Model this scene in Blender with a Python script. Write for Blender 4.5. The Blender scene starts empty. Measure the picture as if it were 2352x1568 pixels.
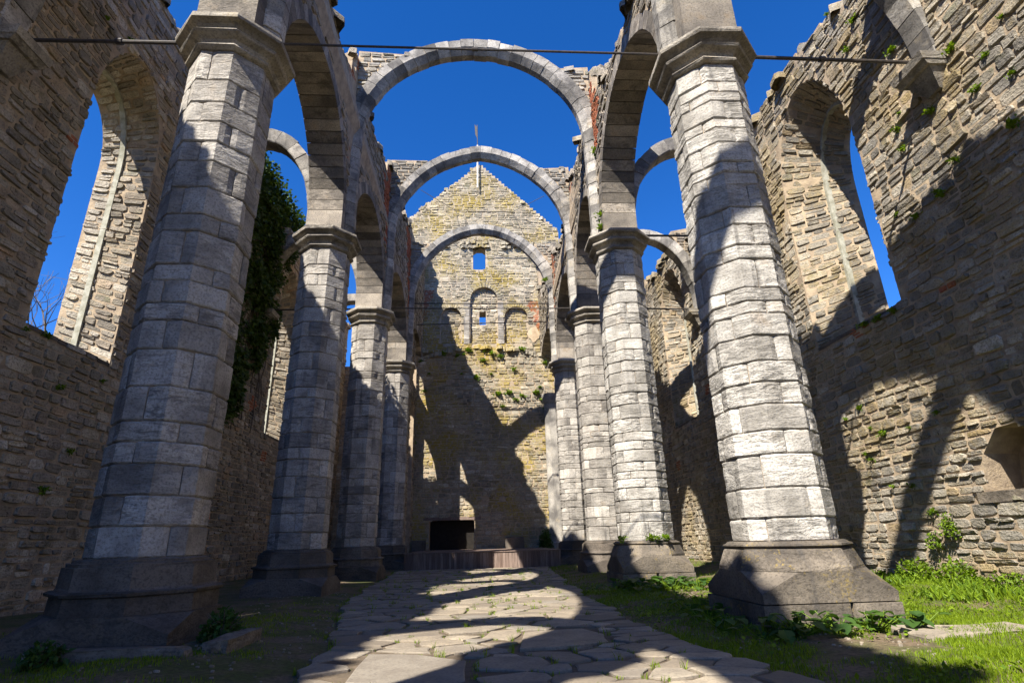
import bpy, math, random
import numpy as np
from mathutils import Vector, Matrix, noise
from mathutils.geometry import tessellate_polygon

sc = bpy.context.scene
COL = sc.collection
rng = random.Random(11)

# ------------------------------------------------------------------ camera
CAMX, CAMZ = 0.043, 1.08
PITCH, YAW, ROLL = math.radians(19.688), math.radians(3.601), math.radians(-1.435)
FPX = 1271.24
def cam_axes():
    cp, sp, cy, sy = math.cos(PITCH), math.sin(PITCH), math.cos(YAW), math.sin(YAW)
    f = Vector((sy*cp, cy*cp, sp)); r = Vector((cy, -sy, 0)); u = r.cross(f)
    cr, sr = math.cos(ROLL), math.sin(ROLL)
    return r*cr + u*sr, u*cr - r*sr, f
CR, CU, CF = cam_axes()
cam = bpy.data.cameras.new('camera'); camo = bpy.data.objects.new('camera', cam); COL.objects.link(camo)
cam.sensor_width = 36; cam.sensor_fit = 'HORIZONTAL'; cam.lens = FPX/2352*36
cam.clip_start = 0.05; cam.clip_end = 2000
camo.matrix_world = Matrix(((CR.x, CU.x, -CF.x, CAMX), (CR.y, CU.y, -CF.y, 0), (CR.z, CU.z, -CF.z, CAMZ), (0, 0, 0, 1)))
sc.camera = camo

# ------------------------------------------------------------------ sky, sun, exposure
SUN = Vector((0.532, 0.729, -1.0)).normalized()
elev = math.asin(-SUN.z)
az = math.atan2(-SUN.x, -SUN.y)
world = bpy.data.worlds.new('World'); sc.world = world; world.use_nodes = True
wn = world.node_tree; wn.nodes.clear()
wo = wn.nodes.new('ShaderNodeOutputWorld'); wb = wn.nodes.new('ShaderNodeBackground')
sky = wn.nodes.new('ShaderNodeTexSky'); sky.sky_type = 'NISHITA'; sky.sun_disc = False
sky.sun_elevation = elev; sky.sun_rotation = az
sky.altitude = 1500; sky.air_density = 1.0; sky.dust_density = 0.0; sky.ozone_density = 4.0
hs = wn.nodes.new('ShaderNodeHueSaturation'); hs.inputs['Saturation'].default_value = 1.3; hs.inputs['Value'].default_value = 1.0
wn.links.new(sky.outputs[0], hs.inputs['Color']); tint = wn.nodes.new('ShaderNodeMix'); tint.data_type = 'RGBA'; tint.blend_type = 'MULTIPLY'; tint.inputs[0].default_value = 1.0; tint.inputs[7].default_value = (0.95, 0.95, 1.24, 1)
wn.links.new(hs.outputs[0], tint.inputs[6]); wn.links.new(tint.outputs[2], wb.inputs[0])
wb.inputs[1].default_value = 0.08
wn.links.new(wb.outputs[0], wo.inputs[0])
sun = bpy.data.lights.new('sun', 'SUN'); sun.energy = 5.0; sun.angle = math.radians(0.5); sun.color = (1.0, 0.94, 0.84)
suno = bpy.data.objects.new('sun', sun); COL.objects.link(suno)
suno.rotation_euler = SUN.to_track_quat('-Z', 'Y').to_euler(); suno.location = (-20, -25, 40)
sc.view_settings.view_transform = 'Standard'; sc.view_settings.look = 'None'
sc.view_settings.exposure = 1.3; sc.view_settings.gamma = 1.0
sc.render.engine = 'CYCLES'
sc.cycles.max_bounces = 4; sc.cycles.diffuse_bounces = 3; sc.cycles.use_adaptive_sampling = True; sc.cycles.adaptive_threshold = 0.025; sc.cycles.glossy_bounces = 2; sc.cycles.transparent_max_bounces = 4

# ------------------------------------------------------------------ materials
MAT = {}
def N(nt, t, **k):
    n = nt.nodes.new(t)
    for a, b in k.items(): setattr(n, a, b)
    return n
def newmat(name):
    m = bpy.data.materials.new(name); m.use_nodes = True
    nt = m.node_tree; nt.nodes.clear()
    out = N(nt, 'ShaderNodeOutputMaterial'); p = N(nt, 'ShaderNodeBsdfPrincipled')
    nt.links.new(p.outputs[0], out.inputs[0])
    p.inputs['Specular IOR Level'].default_value = 0.25
    MAT[name] = m
    return m, nt, p
def scaled(nt, src, s):
    m = N(nt, 'ShaderNodeVectorMath', operation='MULTIPLY'); nt.links.new(src, m.inputs[0]); m.inputs[1].default_value = s
    return m.outputs[0]
def noi(nt, vec, scale, detail=4, rough=0.55, dist=0.0):
    n = N(nt, 'ShaderNodeTexNoise'); nt.links.new(vec, n.inputs['Vector'])
    n.inputs['Scale'].default_value = scale; n.inputs['Detail'].default_value = max(2, detail-1.5); n.inputs['Roughness'].default_value = rough
    n.inputs['Distortion'].default_value = dist
    return n.outputs['Fac']
def ramp(nt, fac, stops):
    r = N(nt, 'ShaderNodeValToRGB'); nt.links.new(fac, r.inputs[0])
    e = r.color_ramp.elements
    while len(e) < len(stops): e.new(0.5)
    for el, (p, c) in zip(e, stops):
        el.position = p; el.color = (*c, 1) if len(c) == 3 else c
    return r.outputs[0]
def g(v): return (v, v, v)
def mixc(nt, fac, a, b, mode='MIX'):
    m = N(nt, 'ShaderNodeMix', data_type='RGBA', blend_type=mode)
    for s, v in ((0, fac), (6, a), (7, b)):
        if hasattr(v, 'links') or hasattr(v, 'node'): nt.links.new(v, m.inputs[s])
        elif isinstance(v, (int, float)): m.inputs[s].default_value = v
        else: m.inputs[s].default_value = (*v, 1)
    return m.outputs[2]
def math_(nt, op, a, b=0.0):
    m = N(nt, 'ShaderNodeMath', operation=op)
    for i, v in enumerate((a, b)):
        if hasattr(v, 'node'): nt.links.new(v, m.inputs[i])
        else: m.inputs[i].default_value = v
    return m.outputs[0]
def bump(nt, h, strength, dist, prev=None):
    b = N(nt, 'ShaderNodeBump'); nt.links.new(h, b.inputs['Height'])
    b.inputs['Strength'].default_value = strength; b.inputs['Distance'].default_value = dist
    if prev is not None: nt.links.new(prev, b.inputs['Normal'])
    return b.outputs[0]
def pos(nt): return N(nt, 'ShaderNodeNewGeometry').outputs['Position']
def attr(nt, n): return N(nt, 'ShaderNodeAttribute', attribute_name=n).outputs['Fac']

def mat_ashlar(name, light, dark, warm, bstr=0.7, strata=11.0, dark_amt=0.5, lichen=0.0, var=0.42):
    """coursed limestone with bedding, grey crust and warm patches"""
    m, nt, p = newmat(name)
    P = pos(nt); r = attr(nt, 'rnd')
    off = N(nt, 'ShaderNodeVectorMath', operation='ADD'); nt.links.new(P, off.inputs[0])
    sh = N(nt, 'ShaderNodeCombineXYZ'); nt.links.new(math_(nt, 'MULTIPLY', r, 37.0), sh.inputs[0]); nt.links.new(math_(nt, 'MULTIPLY', r, 91.0), sh.inputs[1])
    nt.links.new(sh.outputs[0], off.inputs[1]); Q = off.outputs[0]
    big = noi(nt, Q, 1.3, 5, 0.6)
    bed = noi(nt, scaled(nt, Q, (2.4, 2.4, strata)), 1.6, 6, 0.7, 0.6)
    fine = noi(nt, P, 32.0, 4, 0.65)
    base = mixc(nt, ramp(nt, big, [(0.35, g(0)), (0.62, g(1))]), dark, light)
    bedc = ramp(nt, bed, [(0.38, g(0.85 * dark_amt)), (0.52, g(0))])
    amt = ramp(nt, math_(nt, 'FRACT', math_(nt, 'MULTIPLY', r, 7.3)), [(0.15, g(0.12)), (0.85, g(1))])
    base = mixc(nt, mixc(nt, 1.0, bedc, amt, 'MULTIPLY'), base, tuple(c*0.40 for c in dark))
    base = mixc(nt, ramp(nt, noi(nt, Q, 2.6, 4, 0.6), [(0.60, g(0)), (0.74, g(0.55))]), base, warm)
    base = mixc(nt, ramp(nt, fine, [(0.36, g(0.5)), (0.52, g(0))]), base, tuple(c*0.5 for c in dark))
    # black crust run-off streaks
    st = noi(nt, scaled(nt, P, (5.0, 5.0, 0.45)), 1.2, 4, 0.6)
    base = mixc(nt, ramp(nt, st, [(0.60, g(0)), (0.72, g(0.55))]), base, (0.075, 0.07, 0.066))
    if lichen:
        li = math_(nt, 'ADD', math_(nt, 'MULTIPLY', noi(nt, P, 20.0, 5, 0.7), 0.6), math_(nt, 'MULTIPLY', noi(nt, P, 2.2, 3, 0.5), 0.4))
        base = mixc(nt, ramp(nt, li, [(0.575, g(0)), (0.66, g(lichen))]), base, (0.33, 0.235, 0.05))
    v = math_(nt, 'ADD', math_(nt, 'MULTIPLY', r, var), 1.0-var*0.5)
    base = mixc(nt, 1.0, base, v, 'MULTIPLY')
    nt.links.new(base, p.inputs['Base Color']); p.inputs['Roughness'].default_value = 0.9
    hb = N(nt, 'ShaderNodeMix', data_type='FLOAT'); nt.links.new(amt, hb.inputs[0]); nt.links.new(math_(nt, 'MULTIPLY', bed, 0.25), hb.inputs[2]); nt.links.new(bed, hb.inputs[3])
    h1 = math_(nt, 'ADD', hb.outputs[0], math_(nt, 'MULTIPLY', fine, 0.16))
    b = bump(nt, h1, bstr, 0.05)
    nt.links.new(b, p.inputs['Normal'])
    return m

def mat_rubble(name, stops, lichen=0.0, lichen_col=(0.30, 0.24, 0.07), crust=0.45, bstr=0.8):
    m, nt, p = newmat(name)
    P = pos(nt); r = attr(nt, 'rnd'); br = attr(nt, 'brick')
    base = ramp(nt, r, stops)
    n1 = noi(nt, P, 6.0, 5, 0.65); n2 = noi(nt, P, 28.0, 4, 0.65); big = noi(nt, P, 0.45, 4, 0.6)
    base = mixc(nt, ramp(nt, n1, [(0.32, g(crust)), (0.58, g(0))]), base, (0.085, 0.078, 0.068))
    base = mixc(nt, ramp(nt, big, [(0.36, g(0.55)), (0.64, g(0))]), base, (0.13, 0.115, 0.095), 'MIX')
    st1 = noi(nt, scaled(nt, P, (1.1, 1.1, 0.55)), 0.9, 5, 0.65)
    base = mixc(nt, ramp(nt, st1, [(0.54, g(0)), (0.68, g(0.7))]), base, (0.075, 0.07, 0.062))
    st2 = noi(nt, P, 1.7, 5, 0.7)
    base = mixc(nt, ramp(nt, st2, [(0.58, g(0)), (0.70, g(0.5))]), base, (0.14, 0.14, 0.06))
    st3 = noi(nt, scaled(nt, P, (1, 1, 1)), 0.8, 4, 0.6, 1.0)
    base = mixc(nt, ramp(nt, st3, [(0.60, g(0)), (0.70, g(0.5))]), base, (0.62, 0.54, 0.43))
    pit_shade = noi(nt, P, 13.0, 3, 0.6)
    base = mixc(nt, ramp(nt, pit_shade, [(0.66, g(0)), (0.72, g(0.85))]), base, (0.03, 0.027, 0.022))  # near-black spots painted as the shade inside small holes
    bc = mixc(nt, r, (0.30, 0.075, 0.035), (0.42, 0.14, 0.07))
    base = mixc(nt, br, base, bc)
    if lichen:
        li = math_(nt, 'ADD', math_(nt, 'MULTIPLY', noi(nt, P, 0.6, 3, 0.5), 0.6), math_(nt, 'MULTIPLY', noi(nt, P, 11.0, 5, 0.7), 0.4))
        base = mixc(nt, ramp(nt, li, [(0.46, g(0)), (0.60, g(lichen))]), base, lichen_col)
    base = mixc(nt, ramp(nt, n2, [(0.34, g(0.5)), (0.5, g(0))]), base, (0.07, 0.063, 0.052))
    nt.links.new(base, p.inputs['Base Color']); p.inputs['Roughness'].default_value = 0.95
    bed = noi(nt, scaled(nt, P, (4, 4, 18)), 1.2, 5, 0.65)
    h = math_(nt, 'ADD', math_(nt, 'MULTIPLY', bed, 0.6), math_(nt, 'MULTIPLY', n2, 0.5))
    nt.links.new(bump(nt, h, bstr, 0.045), p.inputs['Normal'])
    return m

def mat_simple(name, c1, c2, scale=8.0, rough=0.9, bstr=0.4, bscale=30, bdist=0.02, vec=None, spec=0.25):
    m, nt, p = newmat(name)
    P = pos(nt)
    if vec: P = scaled(nt, P, vec)
    c = mixc(nt, ramp(nt, noi(nt, P, scale, 5, 0.6), [(0.35, g(0)), (0.65, g(1))]), c1, c2)
    nt.links.new(c, p.inputs['Base Color']); p.inputs['Roughness'].default_value = rough
    p.inputs['Specular IOR Level'].default_value = spec
    if bstr: nt.links.new(bump(nt, noi(nt, P, bscale, 5, 0.6), bstr, bdist), p.inputs['Normal'])
    return m

def mat_leaf(name, c1, c2, trans=0.35):
    m, nt, p = newmat(name)
    r = attr(nt, 'rnd')
    c = mixc(nt, r, c1, c2)
    nt.links.new(c, p.inputs['Base Color']); p.inputs['Roughness'].default_value = 0.55
    t = N(nt, 'ShaderNodeBsdfTranslucent'); nt.links.new(mixc(nt, 1.0, c, (1.3, 1.35, 0.6), 'MULTIPLY'), t.inputs[0])
    mx = N(nt, 'ShaderNodeMixShader'); mx.inputs[0].default_value = trans
    nt.links.new(p.outputs[0], mx.inputs[1]); nt.links.new(t.outputs[0], mx.inputs[2])
    nt.links.new(mx.outputs[0], nt.nodes['Material Output'].inputs[0])
    return m

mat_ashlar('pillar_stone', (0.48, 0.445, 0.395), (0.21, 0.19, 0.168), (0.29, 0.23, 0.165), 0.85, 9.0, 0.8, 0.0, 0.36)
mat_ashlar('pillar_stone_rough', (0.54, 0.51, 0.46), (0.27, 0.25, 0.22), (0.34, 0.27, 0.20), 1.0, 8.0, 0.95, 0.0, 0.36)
mat_ashlar('plinth_stone', (0.17, 0.142, 0.115), (0.085, 0.072, 0.06), (0.15, 0.11, 0.07), 0.6, 6.0, 0.5, 0.0)
mat_ashlar('plinth_stone_lichen', (0.22, 0.185, 0.145), (0.085, 0.073, 0.06), (0.18, 0.14, 0.085), 1.0, 5.0, 0.8, 0.6)
mat_ashlar('arch_stone', (0.42, 0.39, 0.345), (0.14, 0.13, 0.12), (0.34, 0.27, 0.17), 0.6, 3.0, 0.7, 0.0, 0.75)
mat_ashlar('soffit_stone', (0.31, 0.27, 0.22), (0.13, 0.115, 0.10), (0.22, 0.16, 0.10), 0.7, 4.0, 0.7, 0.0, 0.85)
mat_rubble('rubble_right', [(0, (0.21, 0.19, 0.16)), (0.28, (0.45, 0.395, 0.305)), (0.5, (0.27, 0.25, 0.22)), (0.8, (0.62, 0.555, 0.44)), (0.92, (0.36, 0.33, 0.28)), (1, (0.46, 0.34, 0.19))], 0.45, (0.34, 0.235, 0.065), 0.4, 1.0)
mat_rubble('rubble_left', [(0, (0.26, 0.225, 0.18)), (0.35, (0.46, 0.395, 0.31)), (0.6, (0.36, 0.285, 0.21)), (0.9, (0.68, 0.61, 0.50)), (1, (0.52, 0.34, 0.20))], 0.15, (0.30, 0.24, 0.07), 0.4, 1.0)
mat_rubble('rubble_gable', [(0, (0.28, 0.25, 0.19)), (0.3, (0.52, 0.455, 0.33)), (0.6, (0.36, 0.325, 0.255)), (1, (0.70, 0.62, 0.48))], 0.9, (0.37, 0.27, 0.05), 0.3, 1.0)
mat_rubble('rubble_arcade', [(0, (0.25, 0.215, 0.175)), (0.4, (0.41, 0.35, 0.275)), (0.7, (0.33, 0.285, 0.235)), (1, (0.54, 0.46, 0.36))], 0.12, (0.30, 0.24, 0.07), 0.45, 1.0)
mat_simple('mortar', (0.44, 0.345, 0.235), (0.27, 0.21, 0.15), 5.0, 0.95, 0.7, 24)
mat_simple('mortar_light', (0.46, 0.38, 0.28), (0.26, 0.215, 0.16), 4.0, 0.95, 0.7, 24)
mat_simple('plaster', (0.50, 0.40, 0.28), (0.34, 0.25, 0.16), 3.0, 0.95, 0.6, 14)
mat_simple('joint_mortar', (0.42, 0.34, 0.25), (0.24, 0.20, 0.16), 6.0, 0.95, 0.5, 30)
mat_simple('frame_stone', (0.42, 0.41, 0.34), (0.25, 0.24, 0.18), 6.0, 0.9, 0.4, 30)
mat_simple('iron', (0.03, 0.028, 0.027), (0.07, 0.055, 0.045), 20.0, 0.55, 0.3, 60, 0.004, None, 0.4)
mat_simple('white_paint', (0.72, 0.70, 0.65), (0.55, 0.53, 0.48), 10, 0.6, 0)
mat_simple('dark_void', (0.012, 0.010, 0.009), (0.02, 0.017, 0.014), 6, 0.9, 0)  # near-black base colour painted in for unlit hollows
mat_simple('bark', (0.16, 0.135, 0.11), (0.09, 0.075, 0.06), 12, 0.9, 0.4)
def mat_wood():
    m, nt, p = newmat('stage_wood')
    P = pos(nt); r = attr(nt, 'rnd')
    gr = noi(nt, scaled(nt, P, (30, 4, 1.6)), 1.5, 5, 0.6)
    c = mixc(nt, r, (0.155, 0.105, 0.082), (0.30, 0.225, 0.185))
    c = mixc(nt, ramp(nt, gr, [(0.35, g(0.6)), (0.6, g(0))]), c, (0.06, 0.042, 0.034))
    nt.links.new(c, p.inputs['Base Color']); p.inputs['Roughness'].default_value = 0.75
    nt.links.new(bump(nt, gr, 0.3, 0.01), p.inputs['Normal'])
mat_wood()
def mat_flag():
    m, nt, p = newmat('flagstone')
    P = pos(nt); r = attr(nt, 'rnd')
    c = ramp(nt, r, [(0, (0.17, 0.14, 0.105)), (0.4, (0.29, 0.24, 0.175)), (0.7, (0.22, 0.195, 0.16)), (1, (0.39, 0.325, 0.235))])
    n1 = noi(nt, P, 3.0, 6, 0.65); n2 = noi(nt, P, 30, 5, 0.7)
    c = mixc(nt, ramp(nt, n1, [(0.36, g(0.6)), (0.6, g(0))]), c, (0.15, 0.125, 0.10))
    c = mixc(nt, ramp(nt, n2, [(0.35, g(0.5)), (0.52, g(0))]), c, (0.11, 0.095, 0.08))
    nt.links.new(c, p.inputs['Base Color']); p.inputs['Roughness'].default_value = 0.85
    h = math_(nt, 'ADD', n1, math_(nt, 'MULTIPLY', n2, 0.35))
    nt.links.new(bump(nt, h, 0.55, 0.03), p.inputs['Normal'])
mat_flag()
def mat_ground():
    m, nt, p = newmat('soil')
    P = pos(nt)
    n1 = noi(nt, P, 1.1, 6, 0.65); n2 = noi(nt, P, 22, 5, 0.7)
    c = mixc(nt, ramp(nt, n1, [(0.42, g(0)), (0.58, g(1))]), (0.17, 0.125, 0.08), (0.085, 0.10, 0.025))
    c = mixc(nt, ramp(nt, n2, [(0.38, g(0.6)), (0.58, g(0))]), c, (0.05, 0.04, 0.027))
    nt.links.new(c, p.inputs['Base Color']); p.inputs['Roughness'].default_value = 1.0
    nt.links.new(bump(nt, n2, 0.8, 0.04), p.inputs['Normal'])
mat_ground()
mat_simple('path_dirt', (0.15, 0.115, 0.08), (0.085, 0.066, 0.046), 4, 1.0, 0.8, 25, 0.03)
mat_leaf('grass_blade', (0.09, 0.15, 0.006), (0.22, 0.31, 0.012))
mat_leaf('ivy_leaf', (0.022, 0.05, 0.010), (0.085, 0.13, 0.018), 0.25)
mat_leaf('weed_leaf', (0.07, 0.135, 0.008), (0.20, 0.29, 0.014))
mat_leaf('broad_leaf', (0.035, 0.085, 0.02), (0.075, 0.14, 0.025))

# ------------------------------------------------------------------ mesh helpers
PINV = {}
def mesh_obj(name, V, F, mat, parent=None, rnd=None, brick=None, smooth=False, kind=None):
    me = bpy.data.meshes.new(name)
    me.from_pydata([tuple(v) for v in V], [], F)
    me.materials.append(MAT[mat])
    nf = len(me.polygons)
    if rnd is not None:
        a = me.attributes.new('rnd', 'FLOAT', 'FACE')
        arr = np.full(nf, rnd, 'f') if isinstance(rnd, (int, float)) else np.asarray(rnd, 'f')
        a.data.foreach_set('value', arr)
    if brick is not None:
        a = me.attributes.new('brick', 'FLOAT', 'FACE')
        arr = np.full(nf, brick, 'f') if isinstance(brick, (int, float)) else np.asarray(brick, 'f')
        a.data.foreach_set('value', arr)
    if smooth: me.polygons.foreach_set('use_smooth', np.ones(nf, bool))
    o = bpy.data.objects.new(name, me); COL.objects.link(o)
    if parent is not None: adopt(o, parent)
    if kind: o['kind'] = kind
    return o
def adopt(o, parent):
    o.parent = parent
    o.matrix_parent_inverse = Matrix.Translation(-Vector(PINV.get(parent.name, (0, 0, 0))))
def empty(name, loc, label, cat, group=None):
    o = bpy.data.objects.new(name, None); COL.objects.link(o); o.location = loc
    PINV[o.name] = tuple(loc); o.empty_display_size = 0.2
    return tag(o, label, cat, group)
def tag(o, label, cat, group=None):
    o['label'] = label; o['category'] = cat
    if 'kind' not in o: o['kind'] = 'thing'
    if group: o['group'] = group
    return o

class MB:
    def __init__(s): s.V = []; s.F = []; s.R = []; s.B = []
    def add(s, V, F, r=0.5, b=0.0):
        n = len(s.V); s.V.extend(V)
        for f in F: s.F.append(tuple(i+n for i in f))
        s.R.extend([r]*len(F)); s.B.extend([b]*len(F))
    def box(s, a, b, r=0.5):
        (x0, y0, z0), (x1, y1, z1) = a, b
        V = [(x0, y0, z0), (x1, y0, z0), (x1, y1, z0), (x0, y1, z0), (x0, y0, z1), (x1, y0, z1), (x1, y1, z1), (x0, y1, z1)]
        s.add(V, [(0, 3, 2, 1), (4, 5, 6, 7), (0, 1, 5, 4), (1, 2, 6, 5), (2, 3, 7, 6), (3, 0, 4, 7)], r)
    def tube(s, pts, rads, n=6, r=0.5, cap=True):
        pts = [Vector(p) for p in pts]; rings = []
        base = len(s.V)
        for i, p in enumerate(pts):
            d = (pts[min(i+1, len(pts)-1)] - pts[max(i-1, 0)]).normalized()
            a = d.cross(Vector((0, 0, 1)) if abs(d.z) < 0.9 else Vector((1, 0, 0))).normalized(); b = d.cross(a)
            ra = rads[i] if isinstance(rads, (list, tuple)) else rads
            for k in range(n):
                t = 2*math.pi*k/n; s.V.append(tuple(p + a*(ra*math.cos(t)) + b*(ra*math.sin(t))))
        c = 0
        for i in range(len(pts)-1):
            for k in range(n):
                s.F.append((base+i*n+k, base+i*n+(k+1) % n, base+(i+1)*n+(k+1) % n, base+(i+1)*n+k)); c += 1
        if cap:
            s.F.append(tuple(base+k for k in range(n-1, -1, -1))); s.F.append(tuple(base+(len(pts)-1)*n+k for k in range(n))); c += 2
        s.R.extend([r]*c); s.B.extend([0]*c)
    def build(s, name, mat, parent=None, smooth=False, kind=None, brick=False):
        return mesh_obj(name, s.V, s.F, mat, parent, s.R, s.B if brick else None, smooth, kind)

def nz(x, y, z=0.0): return noise.noise(Vector((x, y, z)))

# ------------------------------------------------------------------ rubble stone generator
def stone_verts(w, h, d, R, rnd8=8, square=0.45):
    """irregular pillow stone in (u, v, depth), centred"""
    V = []; ang0 = R.uniform(0, 0.3)
    ex = square
    tilt_u = R.uniform(-0.35, 0.35)*d; tilt_v = R.uniform(-0.3, 0.3)*d
    pts = []
    for k in range(rnd8):
        t = 2*math.pi*(k+0.5)/rnd8 + R.uniform(-0.22, 0.22)
        c, s_ = math.cos(t), math.sin(t)
        u = math.copysign(abs(c)**ex, c)*w/2*R.uniform(0.84, 1.04); v = math.copysign(abs(s_)**ex, s_)*h/2*R.uniform(0.80, 1.04)
        pts.append((u, v))
    for (u, v) in pts: V.append((u, v, -0.03))
    for (u, v) in pts: V.append((u*0.985, v*0.97, d*0.45+R.uniform(-.15, .15)*d))
    for (u, v) in pts:
        k = R.uniform(0.80, 0.93)
        V.append((u*(1-(1-k)*h/max(w, h)), v*k, d*R.uniform(0.8, 1.1)+tilt_u*u/w*2+tilt_v*v/h*2))
    V.append((R.uniform(-.1, .1)*w, R.uniform(-.1, .1)*h, d*R.uniform(0.85, 1.1)))
    n = rnd8; F = []
    for a in (0, 1):
        for k in range(n):
            F.append((a*n+k, a*n+(k+1) % n, (a+1)*n+(k+1) % n, (a+1)*n+k))
    for k in range(n): F.append((2*n+k, 2*n+(k+1) % n, 3*n))
    return V, F

def gen_stones(pmap, u0, u1, v0, v1, inside, R, ch=(0.13, 0.26), wr=(0.22, 0.62), depth=(0.01, 0.075), gap=0.022, brickf=None, clip=True, split=0.45, slack=0.03, course_noise=0.05):
    """returns list of (verts, faces, rnd, brick, centre, size)"""
    out = []
    v = v0
    seed = R.uniform(0, 100)
    def emit(ua, ub, va, vb):
        if brickf is not None and brickf((ua+ub)/2, (va+vb)/2):
            # lay bricks in this cell
            rows = max(1, round((vb-va)/0.085)); hh = (vb-va)/rows
            for q in range(rows):
                nn = max(1, round((ub-ua)/0.25)); ww = (ub-ua)/nn
                for p in range(nn):
                    one(ua+p*ww+(0.1 if q % 2 else 0), ua+(p+1)*ww+(0.1 if q % 2 else 0), va+q*hh, va+(q+1)*hh, 1.0)
            return
        one(ua, ub, va, vb, 0.0)
    def one(ua, ub, va, vb, b):
        uc, vc = (ua+ub)/2, (va+vb)/2
        wob = course_noise*nz(uc*0.7+seed, vc*0.5, seed)
        vc += wob
        if not inside(uc, vc): return
        if clip:
            for it in range(6):
                if inside(ua, vc): break
                ua += (uc-ua)*0.3
            for it in range(6):
                if inside(ub, vc): break
                ub -= (ub-uc)*0.3
            if it: ub += R.uniform(0, slack)
            if not inside(uc, vc+(vb-va)*0.42) or not inside(uc, vc-(vb-va)*0.42):
                if R.random() < 0.6: return
        w = ub-ua-gap; h = vb-va-gap
        if w < 0.06 or h < 0.03: return
        uc = (ua+ub)/2
        d = R.uniform(*depth) if not b else R.uniform(0.0, 0.02)
        Vl, F = stone_verts(w, h, d, R, 8, R.choice([0.28, 0.36, 0.45, 0.6]) if not b else 0.25)
        rot = R.gauss(0, 0.03) if not b else 0
        V = []
        for (a, c, e) in Vl:
            V.append(pmap(uc+a-rot*c, vc+c+rot*a, e))
        out.append((V, F, R.random(), b, pmap(uc, vc, 0), w*h))
    while v < v1:
        h = R.uniform(*ch); u = u0 + R.uniform(-0.3, 0)
        while u < u1:
            w = min(max(R.lognormvariate(math.log((wr[0]+wr[1])/2), 0.35), wr[0]), wr[1])
            if R.random() < split and h > 0.16:
                k = R.uniform(0.35, 0.65); w1 = w*R.uniform(0.4, 0.6)
                emit(u, u+w, v, v+h*k)
                if w > 0.42: emit(u, u+w1, v+h*k, v+h); emit(u+w1, u+w, v+h*k, v+h)
                else: emit(u, u+w, v+h*k, v+h)
            else: emit(u, u+w, v, v+h)
            u += w
        v += h
    return out

def proj_size(c, s):
    d = Vector(c) - Vector((CAMX, 0, CAMZ)); zf = d.dot(CF)
    if zf < 0.5: return 0
    px = FPX*d.dot(CR)/zf; py = FPX*d.dot(CU)/zf
    if abs(px) > 1176 or abs(py) > 784: return 0
    return s*(FPX/zf)**2
def place_stones(stones, parent, mat, limit, name='stone', rest='rubble_stone'):
    st = sorted(stones, key=lambda s: -proj_size(s[4], s[5]))
    big = [s for s in st[:limit] if proj_size(s[4], s[5]) > 25]
    for s in big: mesh_obj(name, s[0], s[1], mat, parent, s[2], s[3])
    m = MB()
    for s in st[len(big):]: m.add(s[0], s[1], s[2], s[3])
    if m.F: m.build(rest, mat, parent, kind='stuff', brick=True)

def cap_rocks(pts, R, size=0.28, jitter=0.08):
    """loose angular rocks for ruined wall tops; pts = list of centres"""
    out = []
    for p in pts:
        w = size*R.uniform(0.6, 1.35); l = size*R.uniform(0.7, 1.5); h = size*R.uniform(0.15, 0.42)
        Vl, F = stone_verts(w, l, h*0.9, R, 7, 0.34)
        a = R.uniform(0, math.pi); ca, sa = math.cos(a), math.sin(a); tx, ty = R.gauss(0, 0.12), R.gauss(0, 0.12)
        q = (p[0]+R.uniform(-jitter, jitter), p[1]+R.uniform(-jitter, jitter), p[2])
        V = [(q[0]+u*ca-v*sa, q[1]+u*sa+v*ca, q[2]+(d if d > 0 else -0.12)+tx*u+ty*v) for (u, v, d) in Vl]
        out.append((V, F, R.random(), 0.0, q, w*l*0.6))
    return out

def slab(front, fholes, back, bholes, fmap, bmap):
    """closed slab; loops are matching lists of 2d points"""
    m = MB()
    loops_f = [front]+fholes; loops_b = [back]+bholes
    Vf = [fmap(*p) for l in loops_f for p in l]; Vb = [bmap(*p) for l in loops_b for p in l]
    tf = tessellate_polygon([[Vector((p[0], p[1], 0)) for p in l] for l in loops_f])
    tb = tessellate_polygon([[Vector((p[0], p[1], 0)) for p in l] for l in loops_b])
    n = len(Vf); m.add(Vf+Vb, [], 0.5)
    F = [tuple(t) for t in tf] + [tuple(i+n for i in t)[::-1] for t in tb]
    o = 0
    for l in loops_f:
        k = len(l)
        for i in range(k):
            a, b = o+i, o+(i+1) % k
            F.append((a, b, b+n, a+n))
        o += k
    m.F = F; m.R = [0.5]*len(F); m.B = [0.0]*len(F)
    return m
def fix_normals(o):
    import bmesh
    bm = bmesh.new(); bm.from_mesh(o.data); bmesh.ops.recalc_face_normals(bm, faces=bm.faces); bm.to_mesh(o.data); bm.free()
    return o
def in_poly(poly):
    xs = [p[0] for p in poly]; ys = [p[1] for p in poly]; n = len(poly)
    def f(x, y):
        c = False; j = n-1
        for i in range(n):
            if (ys[i] > y) != (ys[j] > y) and x < (xs[j]-xs[i])*(y-ys[i])/(ys[j]-ys[i])+xs[i]: c = not c
            j = i
        return c
    return f
def interp(tab, x):
    if x <= tab[0][0]: return tab[0][1]
    for (a, b), (c, d) in zip(tab, tab[1:]):
        if x <= c: return b+(d-b)*(x-a)/(c-a)
    return tab[-1][1]

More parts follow.
